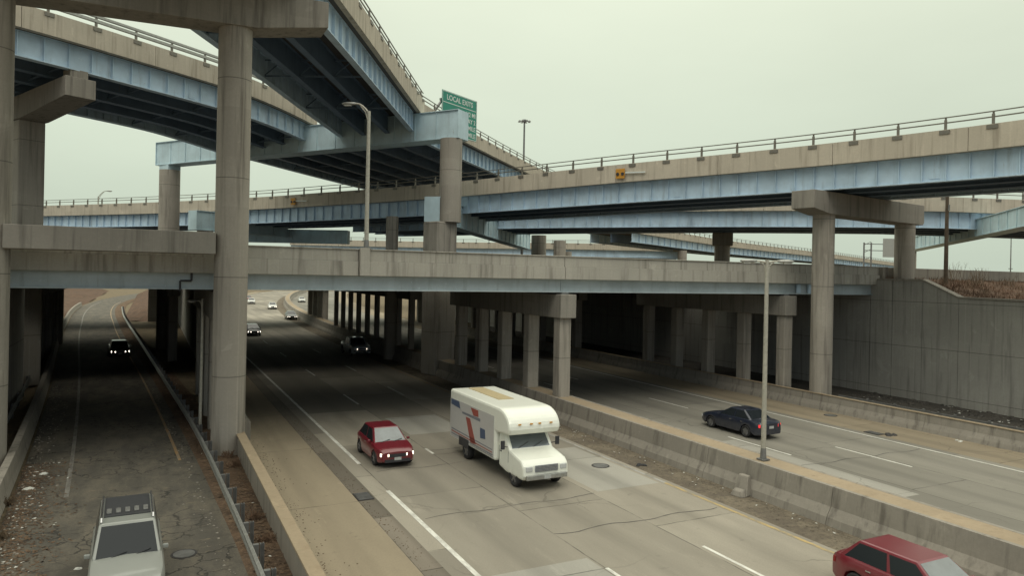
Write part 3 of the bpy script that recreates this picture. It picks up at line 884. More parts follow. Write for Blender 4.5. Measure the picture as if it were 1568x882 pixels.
m = MB(); m.box((4.3, 98, 3.85), (0.6, 60, 7.7)); o = m.build('abutment_wall', M['wall'], None, loc=(4.3, 98, 0))
tag(o, 'dark wall between the side road and the motorway under the far overpasses', 'wall')
root = thing('retaining_wall', 'tall grey concrete retaining wall at right with a sloping coping and tight joints', 'wall', (51.5, 20, 0))
xw = 51.5
def panel(y0, y1, z0a, z0b, name='panel'):
    m = MB()
    P = [(xw, y0, 0), (xw, y1, 0), (xw + 0.6, y1, 0), (xw + 0.6, y0, 0), (xw, y0, z0a), (xw, y1, z0b), (xw + 0.6, y1, z0b), (xw + 0.6, y0, z0a)]
    m.hexa(P); m.build(name, M['wall'], root)
panel(-12, 8.97, 7.3, 7.4); panel(9.0, 20.97, 7.4, 7.55); panel(21.0, 31.47, 7.55, 7.72); panel(31.5, 34.17, 7.72, 8.95); panel(34.2, 36.6, 8.95, 8.95); panel(36.64, 38.5, 8.95, 8.95)
m = MB()
for y0, y1, za, zb in ((-12, 31.5, 7.31, 7.73), (31.5, 34.2, 7.73, 8.96), (34.2, 37.9, 8.96, 8.96)):
    m.hexa([(xw - .08, y0, za), (xw - .08, y1, zb), (xw + .65, y1, zb), (xw + .65, y0, za), (xw - .08, y0, za + .14), (xw - .08, y1, zb + .14), (xw + .65, y1, zb + .14), (xw + .65, y0, za + .14)])
m.build('coping', M['barrier'], root)
m = MB(); m.box((xw + 0.35, 55.27, 3.85), (0.7, 33.4, 7.7)); o = m.build('abutment_wall', M['wall'], None, loc=(xw + .35, 55, 0))
tag(o, 'dark abutment wall under the right end of the low overpass', 'wall')
m = MB(); m.box((xw + 0.35, 102, 4.4), (0.7, 59.9, 8.8)); o = m.build('abutment_wall', M['wall'], None, loc=(xw + .35, 102, 0))
tag(o, 'far abutment wall right of the motorway deep in shade', 'wall')
m = MB()
m.box((70.2, 38.2, 9.55), (35.0, 0.34, 0.90)); m.box((52.3, 38.12, 9.45), (0.62, 0.60, 1.16))
o = m.build('approach_parapet', M['barrier'], None, loc=(70, 38.2, 0), bevel=0.02)
tag(o, 'low concrete parapet along the top of the dry grass bank at right', 'wall')

# ------------------------------------------------------------------ ground and roads
def grid_sheet(x0, x1, nx, y0, y1, ny, fz):
    m = MB()
    for j in range(ny + 1):
        for i in range(nx + 1):
            x = x0 + (x1 - x0) * i / nx; y = y0 + (y1 - y0) * j / ny
            m.v.append((x, y, fz(x, y)))
    for j in range(ny):
        for i in range(nx):
            a = j * (nx + 1) + i
            m.face((a, a + 1, a + nx + 2, a + nx + 1))
    return m
m = grid_sheet(-2500, 2500, 20, -2500, 2500, 20, lambda x, y: -0.06); structure(m.build('ground', M['ground']))

def bankz(x, y):
    if y < 30: z = 7.55
    elif y < 37.5: z = 7.55 + (y - 30) / 7.5 * 1.6
    else: z = 9.15
    return z + 0.10 * math.sin(x * 1.3 + y * .7) * math.sin(y * 0.9) - 0.05
m = grid_sheet(52.0, 112, 60, -12, 38.3, 50, bankz)
structure(m.build('embankment', M['bank']))
m = grid_sheet(52.1, 500, 12, 38.4, 150, 28, lambda x, y: 9.2 if y < 130 else max(-.05, 9.2 - (y - 130) * .48)); structure(m.build('upper_ground', M['ground']))

def moundz(x, y): return 2.6 * max(0, math.sin(min(1, max(0, (x + 4) / 14)) * PI)) * min(1, (y - 132) / 12) + .15 * math.sin(x * 2 + y)
m = grid_sheet(-4, 10, 14, 132, 260, 40, moundz); structure(m.build('embankment', M['bank']))
m = grid_sheet(-60, -13.5, 20, 132, 300, 30, lambda x, y: 3.2 * min(1, (-13.5 - x) / 14) * min(1, (y - 132) / 12) + .2 * math.sin(x + y)); structure(m.build('embankment', M['bank']))
def bend(y): return 0.0 if y < 78 else (y - 78) ** 2 / 1500.0
def strip(name, xa, xb, y0, y1, z, mat, fn=bend, step=3.0, kind='structure'):
    m = MB(); n = max(2, int((y1 - y0) / step))
    for i in range(n + 1):
        y = y0 + (y1 - y0) * i / n
        b = fn(y); m.v += [(xa + b, y, z), (xb + b, y, z)]
    for i in range(n): m.face((2 * i, 2 * i + 1, 2 * i + 3, 2 * i + 2))
    return structure(m.build(name, mat), kind)
strip('shoulder', 4.0, 7.20, -12, 300, 0.035, M['shoulder'])
strip('gutter', 7.20, 7.95, -12, 300, 0.008, M['gutter'])
strip('motorway', 7.95, 20.15, -12, 320, 0.004, M['road'])
M['pale_patch'] = road_mat('pale_patch_concrete', (0.345, 0.33, 0.285), 8.65, 3.72, 9.0, 0.35, 0.08)
M['tar'] = plain('tar_seal', (0.075, 0.07, 0.062), 0.8, var=0.4, vscale=2)
strip('concrete_patch', 16.45, 19.6, 24.6, 31.5, 0.007, M['pale_patch'])
strip('concrete_patch', 9.0, 12.3, 15.2, 18.9, 0.007, M['pale_patch'])
strip('concrete_patch', 12.7, 15.9, 37.2, 42.0, 0.007, M['pale_patch'])
strip('concrete_patch', 25.4, 28.7, 19.0, 29.6, 0.007, M['pale_patch'])
for x0, x1, y in ((8.9, 16.2, 24.35), (12.4, 19.6, 21.1), (9.0, 12.3, 30.9), (25.3, 36.5, 24.2), (12.5, 16.2, 33.6)):
    m = MB(); n = 24
    for i in range(n + 1):
        x = x0 + (x1 - x0) * i / n; yy = y + .10 * math.sin(x * 2.1 + y) + random.uniform(-.03, .03); w_ = random.uniform(.010, .030)
        m.v += [(x, yy - w_, .0095), (x, yy + w_, .0095)]
    for i in range(n): m.face((2 * i, 2 * i + 2, 2 * i + 3, 2 * i + 1))
    structure(m.build('crack_seal', M['tar']))
strip('gritty_verge', 20.15, 22.3, -12, 320, 0.0, M['debris_soil'])
strip('motorway', 23.2, 37.4, -12, 320, 0.004, M['road_r'])
strip('shoulder', 37.4, 41.4, -12, 320, 0.008, M['shoulder'])
strip('verge', 41.4, 52.0, -12, 112, 0.0, M['grime'], fn=lambda y: 0)

def lane(name, x, w, y0, y1, mat, fn=bend, z=0.012): return strip(name, x - w / 2, x + w / 2, y0, y1, z, mat, fn)
lane('edge_line', 8.65, 0.17, -5, 28.0, M['mark_white'])
lane('edge_line', 8.65, 0.17, 32.4, 120, M['mark_white'])
lane('edge_line', 8.65, 0.15, 120, 300, M['mark_faint'])
lane('edge_line', 19.85, 0.16, -5, 24.5, M['mark_yellow'])
lane('edge_line', 19.85, 0.16, 24.5, 44, M['mark_faint'])
lane('edge_line', 19.85, 0.16, 44, 72, M['mark_orange'])
for x, ys, ln in ((12.42, [-2, 13.8, 32.9, 47.0, 61.2, 75.4, 89.6], 4.2), (16.35, [-9, 14.2, 36.0, 49.5, 63.0, 78.0], 4.0),
                  (28.9, [4.0, 25.9, 47.0, 61.0], 4.4), (32.6, [5.0, 22.0, 38.0, 52.0, 66.0], 4.3)):
    for y in ys:
        lane('lane_dash', x, 0.13, y, y + ln if not (x < 13 and 30 < y < 40) else y + 1.1, M['mark_white'])
lane('edge_line', 36.75, 0.15, -5, 110, M['mark_white'])
lane('edge_line', 25.0, 0.13, -5, 110, M['mark_faint'])

# side road at the left
SR = [(-1.5, -12), (-1.0, 5), (-0.75, 20), (-1.1, 30), (-1.75, 42), (-2.6, 55), (-3.7, 70), (-5.3, 90), (-6.9, 112), (-8.0, 130), (-9.2, 150), (-10, 172), (-10, 195), (-8, 225), (-3, 260), (8, 310)]
sfr = frames([p + (0.0, 0.0) for p in SR], 2.0)
m = MB(); m.sweep(sfr, [(-3.3, 0.002), (3.4, 0.002)], closed=False); structure(m.build('side_road', M['ramp_road']))
def sr_line(o, w, mat, s0, s1):
    m = MB(); m.sweep(sfr[s0:s1], [(o - w / 2, 0.008), (o + w / 2, 0.008)], closed=False); return structure(m.build('edge_line', mat))
sr_line(-1.55, 0.16, M['mark_ghost'], 22, 110)
sr_line(2.72, 0.13, M['mark_orange'], 24, 110)
m = MB(); m.sweep(sfr, [(3.4, 0.001), (3.9, 0.05), (4.6, 0.06), (5.2, 0.02)], closed=False); structure(m.build('leafy_verge', M['leafy']))

# ------------------------------------------------------------------ barriers
root = thing('median_barrier', 'broad concrete median barrier with tan fill on top and stained face', 'barrier', (22.9, 30, 0))
def bsec(y0, y1):
    m = MB()
    fr = [(22.0 + bend(y), y, 0, 1, 0, 0) for y in [y0 + (y1 - y0) * i / 40 for i in range(41)]]
    return fr
yb = [-12, -4, 4, 11.5, 18.0, 24.5, 36, 48, 60, 80, 100, 130, 170, 230, 300]
for y0, y1 in zip(yb, yb[1:]):
    m = MB(); fr = [lerpf(f, f, 0) for f in [(22.0 + bend(y), y, 0, 1, 0, 0) for y in [y0 + .012 + (y1 - y0 - .024) * i / 12 for i in range(13)]]]
    m.sweep(fr, [(-0.12, 0), (-0.06, 0.28), (0.14, 0.62), (0.24, 1.33), (0.42, 1.33), (0.42, 0.02)]); m.build('near_face', M['barrier'], root)
for y0, y1 in zip(yb, yb[1:]):
    m = MB(); fr = [(22.0 + bend(y), y, 0, 1, 0, 0) for y in [y0 + .012 + (y1 - y0 - .024) * i / 12 for i in range(13)]]
    m.sweep(fr, [(1.43, 0), (1.43, 1.33), (1.60, 1.33), (1.70, 0.6), (1.88, 0.25), (1.92, 0)]); m.build('far_face', M['barrier'], root)
m = MB(); fr = [(22.0 + bend(y), y, 0, 1, 0, 0) for y in [-12 + 312 * i / 100 for i in range(101)]]
m.sweep(fr, rect(0.421, 1.429, 1.0, 1.325)); m.build('fill', M['barrier_top'], root)

root = thing('side_barrier', 'long low concrete barrier with tan top between the right shoulder and the wall', 'barrier', (41.3, 30, 0))
yb2 = [-12, 0, 9, 18, 27, 33.8, 45, 60, 80, 110]
for y0, y1 in zip(yb2, yb2[1:]):
    m = MB(); m.sweep([(41.0, y0 + .01, 0, 1, 0, 0), (41.0, y1 - .01, 0, 1, 0, 0)], [(-0.12, 0.0), (-0.05, 0.25), (0.10, 0.55), (0.16, 1.02), (0.42, 1.02), (0.42, 0)])
    m.build('section', M['barrier'], root)
m = MB(); m.sweep([(41.0, -12, 0, 1, 0, 0), (41.0, 110, 0, 1, 0, 0)], rect(0.12, 0.46, 1.022, 1.06)); m.build('coping', M['barrier_top'], root)
m = MB()
for y in [18 + 1.9 * k for k in range(8)]: m.box((41.75, y, 0.62), (0.12, 0.12, 1.2))
m.sweep([(41.75, 16, 0, 1, 0, 0), (41.75, 33.5, 0, 1, 0, 0)], rect(-0.03, 0.03, 0.85, 1.13)); o = m.build('safety_fence', M['galv_dark'], None, loc=(41.75, 25, 0))
tag(o, 'rusty steel fence rail just behind the right hand barrier', 'fence')

root = thing('low_wall', 'concrete wall with tan top between the shoulder and the leaf strewn verge', 'wall', (3.9, 20, 0))
yb3 = [-12, 2, 14, 26, 38.2]
for y0, y1 in zip(yb3, yb3[1:]):
    m = MB(); m.box((3.90, (y0 + y1) / 2, 0.47), (0.26, y1 - y0 - 0.012, 0.94)); m.build('section', M['barrier'], root)
m = MB(); m.box((3.92, 13.1, 0.985), (0.40, 50.2, 0.09)); m.build('coping', M['barrier_top'], root, bevel=0.015)
root2 = thing('low_wall', 'dim continuation of the shoulder wall into the underpass', 'wall', (4.6, 70, 0))
m = MB(); fr = [(4.5 + bend(y), y, 0, 1, 0, 0) for y in [39 + 120 * i / 40 for i in range(41)]]
m.sweep(fr, rect(-0.2, 0.2, 0, 0.95)); m.build('section', M['barrier'], root2)

# left side barrier of the side road
root = thing('side_barrier', 'low weathered concrete barrier on the left edge of the side road', 'barrier', (-4.1, 26, 0))
m = MB(); m.sweep(sfr[4:100], [(-3.42, 0), (-3.50, 0.25), (-3.58, 0.82), (-3.86, 0.82), (-3.94, 0)]); m.build('section', M['barrier'], root)
root = thing('guardrail', 'thin steel guardrail left of the low barrier beside the left column', 'guardrail', (-5.6, 36, 0))
gfr = [f for f in sfr if 24 < f[1] < 66]
m = MB(); m.sweep(gfr, [(-4.62, 0.52), (-4.56, 0.60), (-4.62, 0.68), (-4.56, 0.76), (-4.62, 0.84), (-4.66, 0.84), (-4.66, 0.52)]); m.build('rail', M['galv_dark'], root)
for f in gfr[::2]:
    m = MB(); m.box(at(f, -4.75, 0.42), (0.12, 0.14, 0.84)); m.build('post', M['galv_dark'], root)

root = thing('guardrail', 'galvanised guardrail on blocked out steel posts along the right edge of the side road', 'guardrail', (2.3, 22, 0))
GR = [(3.0, -10), (2.95, 5), (2.80, 18), (2.60, 27), (2.13, 39.5), (1.1, 56), (-0.05, 74), (-1.4, 95), (-2.8, 116), (-4.2, 140), (-5.2, 165)]
grf = frames([p + (0.0, 0.0) for p in GR], 2.0)
m = MB()
m.sweep(grf, [(0.0, 0.50), (-0.075, 0.545), (-0.075, 0.60), (0.0, 0.645), (0.0, 0.695), (-0.075, 0.74), (-0.075, 0.80), (0.0, 0.845), (0.012, 0.845), (0.012, 0.50)])
m.build('rail', M['galv'], root)
m = MB(); m.box((0.11, 0, 0.66), (0.16, 0.14, 0.36)); m.box((0.235, 0, 0.42), (0.02, 0.15, 0.86)); m.box((0.33, 0, 0.42), (0.02, 0.15, 0.86)); m.box((0.28, 0, 0.42), (0.09, 0.02, 0.86))
gp = m.build('post', M['galv_dark'], None); gp.parent = root
first = True
for f in grf[1::1]:
    loc = (f[0] - 2.3, f[1] - 22, 0); ang = math.atan2(f[4], f[3])
    if first: gp.location = loc; gp.rotation_euler = (0, 0, ang); first = False
    else: copy_part(gp, root, loc, ang)

# ------------------------------------------------------------------ lamps, poles, signs
def lamp_post(label, x, y, z0, h, arm, twin=False, sc=1.0):
    t = local_thing('street_lamp', label, 'street lamp', (x, y, z0))
    m = MB(); m.box((0, 0, 0.03), (0.42 * sc, 0.42 * sc, 0.06)); m.cyl((0, 0, 0.06), (0, 0, 0.5), 0.15 * sc, 0.12 * sc, 12); m.build('base_plate', M['galv_dark'], t)
    m = MB(); m.cyl((0, 0, 0.06), (0, 0, h), 0.115 * sc, 0.085 * sc, 16); fix_flat(m.build('pole', M['pole'], t, smooth=True))
    for k, a in enumerate(arm if twin else [arm]):
        dx, dy, up, ln = a
        d = Vector((dx, dy, 0)).normalized()
        pts = [Vector((0, 0, h - 0.12)) + d * (ln * q) + Vector((0, 0, up * (1 - (1 - q) ** 2))) for q in (0, .25, .5, .75, 1.0)]
        m = MB(); m.tube(pts, 0.045 * sc, 10); m.tube([Vector((0, 0, h - 0.75)), (Vector((0, 0, h - 0.2)) + pts[2]) / 2 + Vector((0, 0, -0.1)), pts[3]], 0.03 * sc, 8)
        m.build('arm', M['pole'], t)
        e = pts[-1]; f = e + d * 0.62 * sc
        m = MB()
        s2 = Vector((-d.y, d.x, 0))
        secs = [(0, .05, .05), (.18, .10, .08), (.45, .16, .09), (.66, .15, .07), (.76, .05, .03)]
        for (l, w_, hh) in secs:
            c = e + d * l * sc
            for i in range(10):
                th = 2 * PI * i / 10
                m.v.append(tuple(c + s2 * (w_ * sc * math.cos(th)) + Vector((0, 0, hh * sc * math.sin(th)))))
        for r_ in range(len(secs) - 1):
            for i in range(10):
                j = (i + 1) % 10; m.face((r_ * 10 + i, r_ * 10 + j, (r_ + 1) * 10 + j, (r_ + 1) * 10 + i))
        m.face(list(range(10))); m.face([40 + i for i in reversed(range(10))])
        lum = m.build('luminaire', M['galv'], t, smooth=True)
        m = MB(); c = e + d * 0.46 * sc
        m.box((c.x, c.y, c.z - 0.085 * sc), (0.34 * sc, 0.20 * sc, 0.04), math.atan2(d.y, d.x)); l_ = m.build('lens', M['lens'], lum)
    return t
lamp_post('lamp post on the low overpass parapet with a short bracket arm reaching left', 10.32, 38.13, 10.03, 7.45, (-0.72, 0.55, 0.55, 0.75), sc=1.05)
lamp_post('tall lamp post with twin arms on the median barrier right of the moving truck', 22.77, 21.85, 1.34, 8.3, [(0.88, -0.46, 0.06, 0.42), (-0.88, 0.46, 0.06, 0.42)], True, sc=0.9)
lamp_post('slender far lamp post seen against the sky under the curved ramp at left', -6.8, 115.3, 9.0, 9.6, (0.9, -0.4, 0.9, 1.1), sc=1.0)
lamp_post('dim lamp post standing in the shade beside the near round column', 2.45, 41.5, 0, 7.2, (-0.9, -0.3, 0.02, 0.25), sc=0.75)

t = local_thing('high_mast_lamp', 'high mast lamp with a crown of lights standing alone against the sky', 'street lamp', (55.2, 106.5, 9.2))
m = MB(); m.cyl((0, 0, 0), (0, 0, 25.5), 0.24, 0.14, 14); fix_flat(m.build('mast', M['galv_dark'], t, smooth=True))
m = MB()
for k in range(8):
    a = 2 * PI * k / 8; m.bar((0, 0, 25.35), (0.75 * math.cos(a), 0.75 * math.sin(a), 25.35), 0.07, 0.07)
m.cyl((0, 0, 25.2), (0, 0, 25.6), 0.3, 0.3, 12); m.build('ring', M['galv_dark'], t)
for k in range(8):
    a = 2 * PI * k / 8
    m = MB(); m.cyl((0.9 * math.cos(a), 0.9 * math.sin(a), 25.22), (0.9 * math.cos(a), 0.9 * math.sin(a), 25.42), 0.24, 0.12, 10); m.build('luminaire', M['galv_dark'], t)

t = local_thing('utility_pole', 'bare brown wooden pole standing in the dry bank at right', 'pole', (57.1, 36.0, 9.0))
m = MB(); m.cyl((0, 0, -0.6), (0, 0, 7.4), 0.17, 0.12, 14); fix_flat(m.build('shaft', M['wood'], t, smooth=True))
m = MB(); m.box((0, -0.16, 5.9), (0.16, 0.06, 0.5)); m.build('tag_plate', M['galv_dark'], t)
t = local_thing('utility_pole', 'hair thin far pole against the pale sky at the right edge', 'pole', (128.2, 69.9, 9.2))
m = MB(); m.cyl((0, 0, 0), (0, 0, 8.0), 0.10, 0.07, 8); m.build('shaft', M['galv_dark'], t)
m = MB(); m.bar((-0.5, 0, 2.3), (0.5, 0, 2.3), 0.12, 0.12); m.build('crossarm', M['galv_dark'], t)

# sign gantry far away
t = local_thing('sign_gantry', 'far sign gantry with a small board seen between the two right hand columns', 'sign', (180.3, 133.2, 9.2), math.radians(-27))
m = MB()
for x in (-3.6, -1.6): m.cyl((x, 0, 0), (x, 0, 10.6), 0.22, 0.22, 8)
for k in range(5):
    z = 1.5 + k * 2.1; m.bar((-3.6, 0, z), (-1.6, 0, z + 1.0), 0.12, 0.12)
m.build('lattice_post', M['galv_dark'], t)
m = MB(); m.bar((-3.6, 0, 10.2), (6.5, 0, 10.2), 0.2, 0.2); m.bar((-3.6, 0, 8.4), (6.5, 0, 8.4), 0.2, 0.2); m.build('arm', M['galv_dark'], t)
m = MB(); m.box((4.0, -0.3, 9.2), (5.0, 0.12, 5.2)); m.build('board', M['signback'], t)

# big green sign
def text_mesh(txt, size, parent, name, mat, loc, align='LEFT'):
    cu = bpy.data.curves.new(name, 'FONT'); cu.body = txt; cu.size = size; cu.extrude = 0.004; cu.align_x = align; cu.offset = 0.012
    o = bpy.data.objects.new(name, cu); COL.objects.link(o)
    dg = bpy.context.evaluated_depsgraph_get()
    me = bpy.data.meshes.new_from_object(o.evaluated_get(dg))
    bpy.data.objects.remove(o); me.materials.clear(); me.materials.append(mat)
    k = bpy.data.objects.new(name, me); COL.objects.link(k); k.parent = parent
    k.location = loc; k.rotation_euler = (PI / 2, 0, 0); return k
ang = math.atan2(0.5, 0.866)
sgn = local_thing('road_sign', 'green road sign reading LOCAL EXITS, half hidden behind the pale blue crossbeam', 'road sign', (28.25, 69.1, 22.95), ang)
SW, SH = 5.9, 4.35
m = MB(); m.box((0, 0, SH / 2), (SW, 0.06, SH)); pn = m.build('panel', M['green'], sgn, bevel=0.01)
m = MB()
for z in (0.07, SH - 0.07): m.box((0, -0.035, z), (SW - 0.10, 0.012, 0.06))
for x in (-SW / 2 + 0.07, SW / 2 - 0.07): m.box((x, -0.035, SH / 2), (0.06, 0.012, SH - 0.20))
m.box((0, -0.035, SH - 1.16), (SW - 0.3, 0.012, 0.075)); m.build('border', M['signwhite'], sgn)
text_mesh('LOCAL EXITS', 0.74, sgn, 'lettering', M['signwhite'], (0, -0.036, SH - 0.84), 'CENTER')
for k, tx in enumerate(('1/2 MI', 'WAY 2', 'MILE', 'MILE')):
    text_mesh(tx, 0.66, sgn, 'lettering', M['signwhite'], (SW / 2 - 0.25, -0.036, SH - 1.90 - 0.72 * k), 'RIGHT')
m = MB()
for x in (-2.2, 0, 2.2): m.box((x, 0.10, SH / 2), (0.12, 0.14, SH - 0.2))
m.build('stiffener', M['galv'], sgn)
m = MB(); m.bar((-2.9, 0.25, 0.5), (2.9, 0.25, 0.5), 0.22, 0.22); m.bar((-2.9, 0.25, 3.4), (2.9, 0.25, 3.4), 0.22, 0.22)
m.bar((-2.6, 0.25, 0.5), (-6.2, -0.2, -0.8), 0.22, 0.22); m.bar((-2.6, 0.25, 3.4), (-6.2, -0.2, -0.4), 0.18, 0.18); m.build('bracket', M['galv_dark'], sgn)

def warn(label, x, y, z, rz):
    t = local_thing('warning_board', label, 'warning sign', (x, y, z), rz, 'orange boards on the ramp parapet')
    m = MB(); m.box((0, -0.12, 0), (0.80, 0.05, 0.80)); m.build('board', M['orange'], t, bevel=0.02)
    for x_ in (-0.22, 0.22):
        m = MB(); m.cyl((x_, -0.15, -0.04), (x_, -0.19, -0.04), 0.13, 0.13, 14); m.build('lamp', M['plastic'], t)
    m = MB(); m.bar((0.45, -0.10, 0.05), (2.2, -0.10, -0.02), 0.07, 0.11); m.build('arm', M['signwhite'], t)
    m = MB(); m.box((0.0, -0.05, 0.3), (0.3, 0.12, 0.12)); m.build('clamp', M['galv_dark'], t)
    return t
warn('orange warning board with white arm on the long ramp parapet, in mid view', 33.72, 47.95, 17.15, -PI / 2 + math.radians(27) + 0.0)
warn('orange warning board further off on the shaded parapet left of the bridge lamp post', 14.5, 85.2, 16.75, -PI / 2 + math.radians(31))

# ------------------------------------------------------------------ vehicles (front looks along -Y of the vehicle)
def interp(tab, y):
    if y <= tab[0][0]: return tab[0][1]
    for (a, u), (b, v) in zip(tab, tab[1:]):
        if y <= b: return u + (v - u) * (y - a) / (b - a)
    return tab[-1][1]

def wheel(t, x, y, r, w, hub):
    sg = 1 if x > 0 else -1
    m = MB()
    n = 28; ring = [(w / 2, r * .66), (w / 2, r * .93), (w * .34, r), (-w * .34, r), (-w / 2, r * .93), (-w / 2, r * .66)]
    for k in range(n):
        a = 2 * PI * k / n
        for (dx, rr) in ring: m.v.append((x + dx, y + rr * math.cos(a), r + rr * math.sin(a)))
    q = len(ring)
    for k in range(n):
        j = (k + 1) % n
        for i in range(q): m.face((k * q + i, k * q + (i + 1) % q, j * q + (i + 1) % q, j * q + i))
    ty = m.build('wheel', M['black'], t, smooth=True)
    m = MB()
    xo = x + sg * (w / 2 - 0.03)
    m.cyl((xo - sg * .05, y, r), (xo - sg * .02, y, r), r * .64, r * .64, 24)
    for k in range(5):
        a = 2 * PI * k / 5 + .3
        m.bar((xo, y + r * .1 * math.cos(a), r + r * .1 * math.sin(a)), (xo, y + r * .6 * math.cos(a), r + r * .6 * math.sin(a)), 0.035, r * .20)
    m.cyl((xo - sg * .02, y, r), (xo + sg * .012, y, r), r * .16, r * .14, 12)
    m.build('rim', hub, ty)

def make_car(name, label, cat, loc, rz, L, Wd, paintm, top, gh, wheels, r=0.33, zb=0.20, lamps='on', group=None, grille=True,
             bumper=None, tails=False, box_front=False, roof_mat=None, glass=None):
    """top: hood/belt line as (y, z); gh: greenhouse dict with yf0,yf1,yr1,yr0,zb,zr,wb,wr"""
    t = local_thing(name, label, cat, loc, rz, group)
    hw = Wd / 2
    ys = set([-L / 2, -L / 2 + .05, -L / 2 + .16, L / 2 - .16, L / 2 - .05, L / 2])
    k = -L / 2 + .35
    while k < L / 2 - .3: ys.add(round(k, 3)); k += 0.22
    ra = r * 1.18
    for wy in wheels:
        for q in (-1, -.92, -.75, -.4, 0, .4, .75, .92, 1): ys.add(round(wy + q * ra, 3))
    ys = sorted(ys)
    sec = []
    corner = 0.30 if box_front else 0.52
    for y in ys:
        e = min(y + L / 2, L / 2 - y)
        tf = 1.0 if e > 0.75 else 1 - corner * 0.42 * (1 - e / 0.75) ** 2
        w = hw * tf
        zt = interp(top, y)
        bz = zb + (0.10 * (1 - e / 0.25) if e < 0.25 else 0)
        for wy in wheels:
            dy = abs(y - wy)
            if dy < ra: bz = max(bz, r + math.sqrt(max(0, ra * ra - dy * dy)) - 0.02)
        bz = min(bz, zt - 0.16)
        zm = max(bz + .05, zb + (zt - zb) * .52)
        zs = zt - 0.10
        half = [(0, bz), (w * .90, bz), (w * .985, bz + .05 if bz + .05 < zm else bz + .02), (w, zm), (w * .985, max(zm + .02, zs)), (w * .93, zt - .025), (w * .72, zt + .005), (0, zt + .03)]
        sec.append((y, half))
    m = MB(); n = 14
    for (y, half) in sec:
        ring = [(x, z) for x, z in half] + [(-x, z) for x, z in reversed(half[1:-1])]
        for (x, z) in ring: m.v.append((x, y, z))
    for a in range(len(sec) - 1):
        for i in range(n):
            j = (i + 1) % n; m.face((a * n + i, a * n + j, (a + 1) * n + j, (a + 1) * n + i))
    m.face(list(range(n))); m.face([(len(sec) - 1) * n + i for i in range(n)])
    body = m.build('body', paintm, t, smooth=True); fix_flat(body, 34)
    # cabin
    g = gh
    c8 = [(-g['wb'], g['yf0'], g['zb']), (g['wb'], g['yf0'], g['zb']), (g['wb'], g['yr0'], g['zb']), (-g['wb'], g['yr0'], g['zb']),
          (-g['wr'], g['yf1'], g['zr']), (g['wr'], g['yf1'], g['zr']), (g['wr'], g['yr1'], g['zr']), (-g['wr'], g['yr1'], g['zr'])]
    m = MB(); m.hexa(c8)
    m.build('cabin', paintm if roof_mat is None else roof_mat, t, bevel=0.06, smooth=False)
    V = [Vector(c) for c in c8]
    def pane(nm, a, b, c, d, u0, u1, v0, v1, parent=t, mat=M['glass']):
        def P(u, v): return (V[a] * (1 - u) + V[b] * u) * (1 - v) + (V[d] * (1 - u) + V[c] * u) * v
        q = [P(u0, v0), P(u1, v0), P(u1, v1), P(u0, v1)]
        nrm = (q[1] - q[0]).cross(q[3] - q[0]).normalized()
        m = MB(); m.hexa([tuple(x - nrm * 0.02) for x in q] + [tuple(x + nrm * 0.008) for x in q])
        return m.build(nm, mat, parent)
    pane('windshield', 0, 1, 5, 4, .05, .95, .06, .93, mat=glass or M['glass'])
    pane('rear_window', 2, 3, 7, 6, .07, .93, .12, .90)
    fr_ = g.get('split', .48)
    for (a, b, c, d) in ((3, 0, 4, 7), (1, 2, 6, 5)):
        lo, hi = (.06, .94)
        sp = 1 - fr_ if a == 3 else fr_
        pane('side_window', a, b, c, d, lo, sp - .02, .08, .88, mat=M['glass_dim']); pane('side_window', a, b, c, d, sp + .02, hi, .08, .88, mat=M['glass_dim'])
    for wy in wheels:
        for x in (-hw + .11, hw - .11): wheel(t, x, wy, r, 0.21, M['rim'])
    m = MB(); m.box((0, 0, zb + .10), (Wd * .62, L * .86, .16)); m.build('underbody', M['plastic'], t)
    # front end
    zf = interp(top, -L / 2 + .1)
    lamp = {'on': M['lamp_on'], 'warm': M['lamp_warm'], 'far': M['lamp_far'], 'off': M['lamp_off']}[lamps]
    lw = .21 * Wd; lz = zb + (zf - zb) * .70
    def facey(x, front=True):
        e = 0
        f = abs(x) / hw
        return (-L / 2 if front else L / 2) + (1 if front else -1) * (0.02 + 0.16 * max(0, f - .70) / .3)
    for sx in (-1, 1):
        m = MB()
        x0, x1 = sx * (hw * .86 - lw), sx * hw * .86
        P = []
        for yy in (0.05, -0.035):
            for x, z in ((x0, lz - .06), (x1, lz - .055), (x1, lz + .085), (x0, lz + .05)):
                P.append((x, facey(x) + yy, z))
        m.hexa(P); m.build('headlight', lamp, t)
        m = MB()
        P = []
        zr_ = interp(top, L / 2 - .1); tz = zb + (zr_ - zb) * .72
        for yy in (-0.05, 0.03):
            for x, z in ((sx * (hw * .88 - lw * .8), tz - .07), (sx * hw * .87, tz - .07), (sx * hw * .87, tz + .09), (sx * (hw * .88 - lw * .8), tz + .09)):
                P.append((x, facey(x, False) + yy, z))
        m.hexa(P); m.build('taillight', M['tail_on'] if tails else M['tail'], t)
        m = MB(); m.box((sx * (hw + .04), g['yf0'] + .32, g['zb'] + .06), (.15, .09, .12)); m.build('mirror', paintm, t, bevel=.03)
        for yy in (g['yf0'] + 1.15, g['yf0'] + 2.0):
            if yy < g['yr0'] - .3:
                m = MB(); m.box((sx * (hw * .995), yy, interp(top, yy) - .17), (.03, .16, .03)); m.build('door_handle', M['chrome'], t)
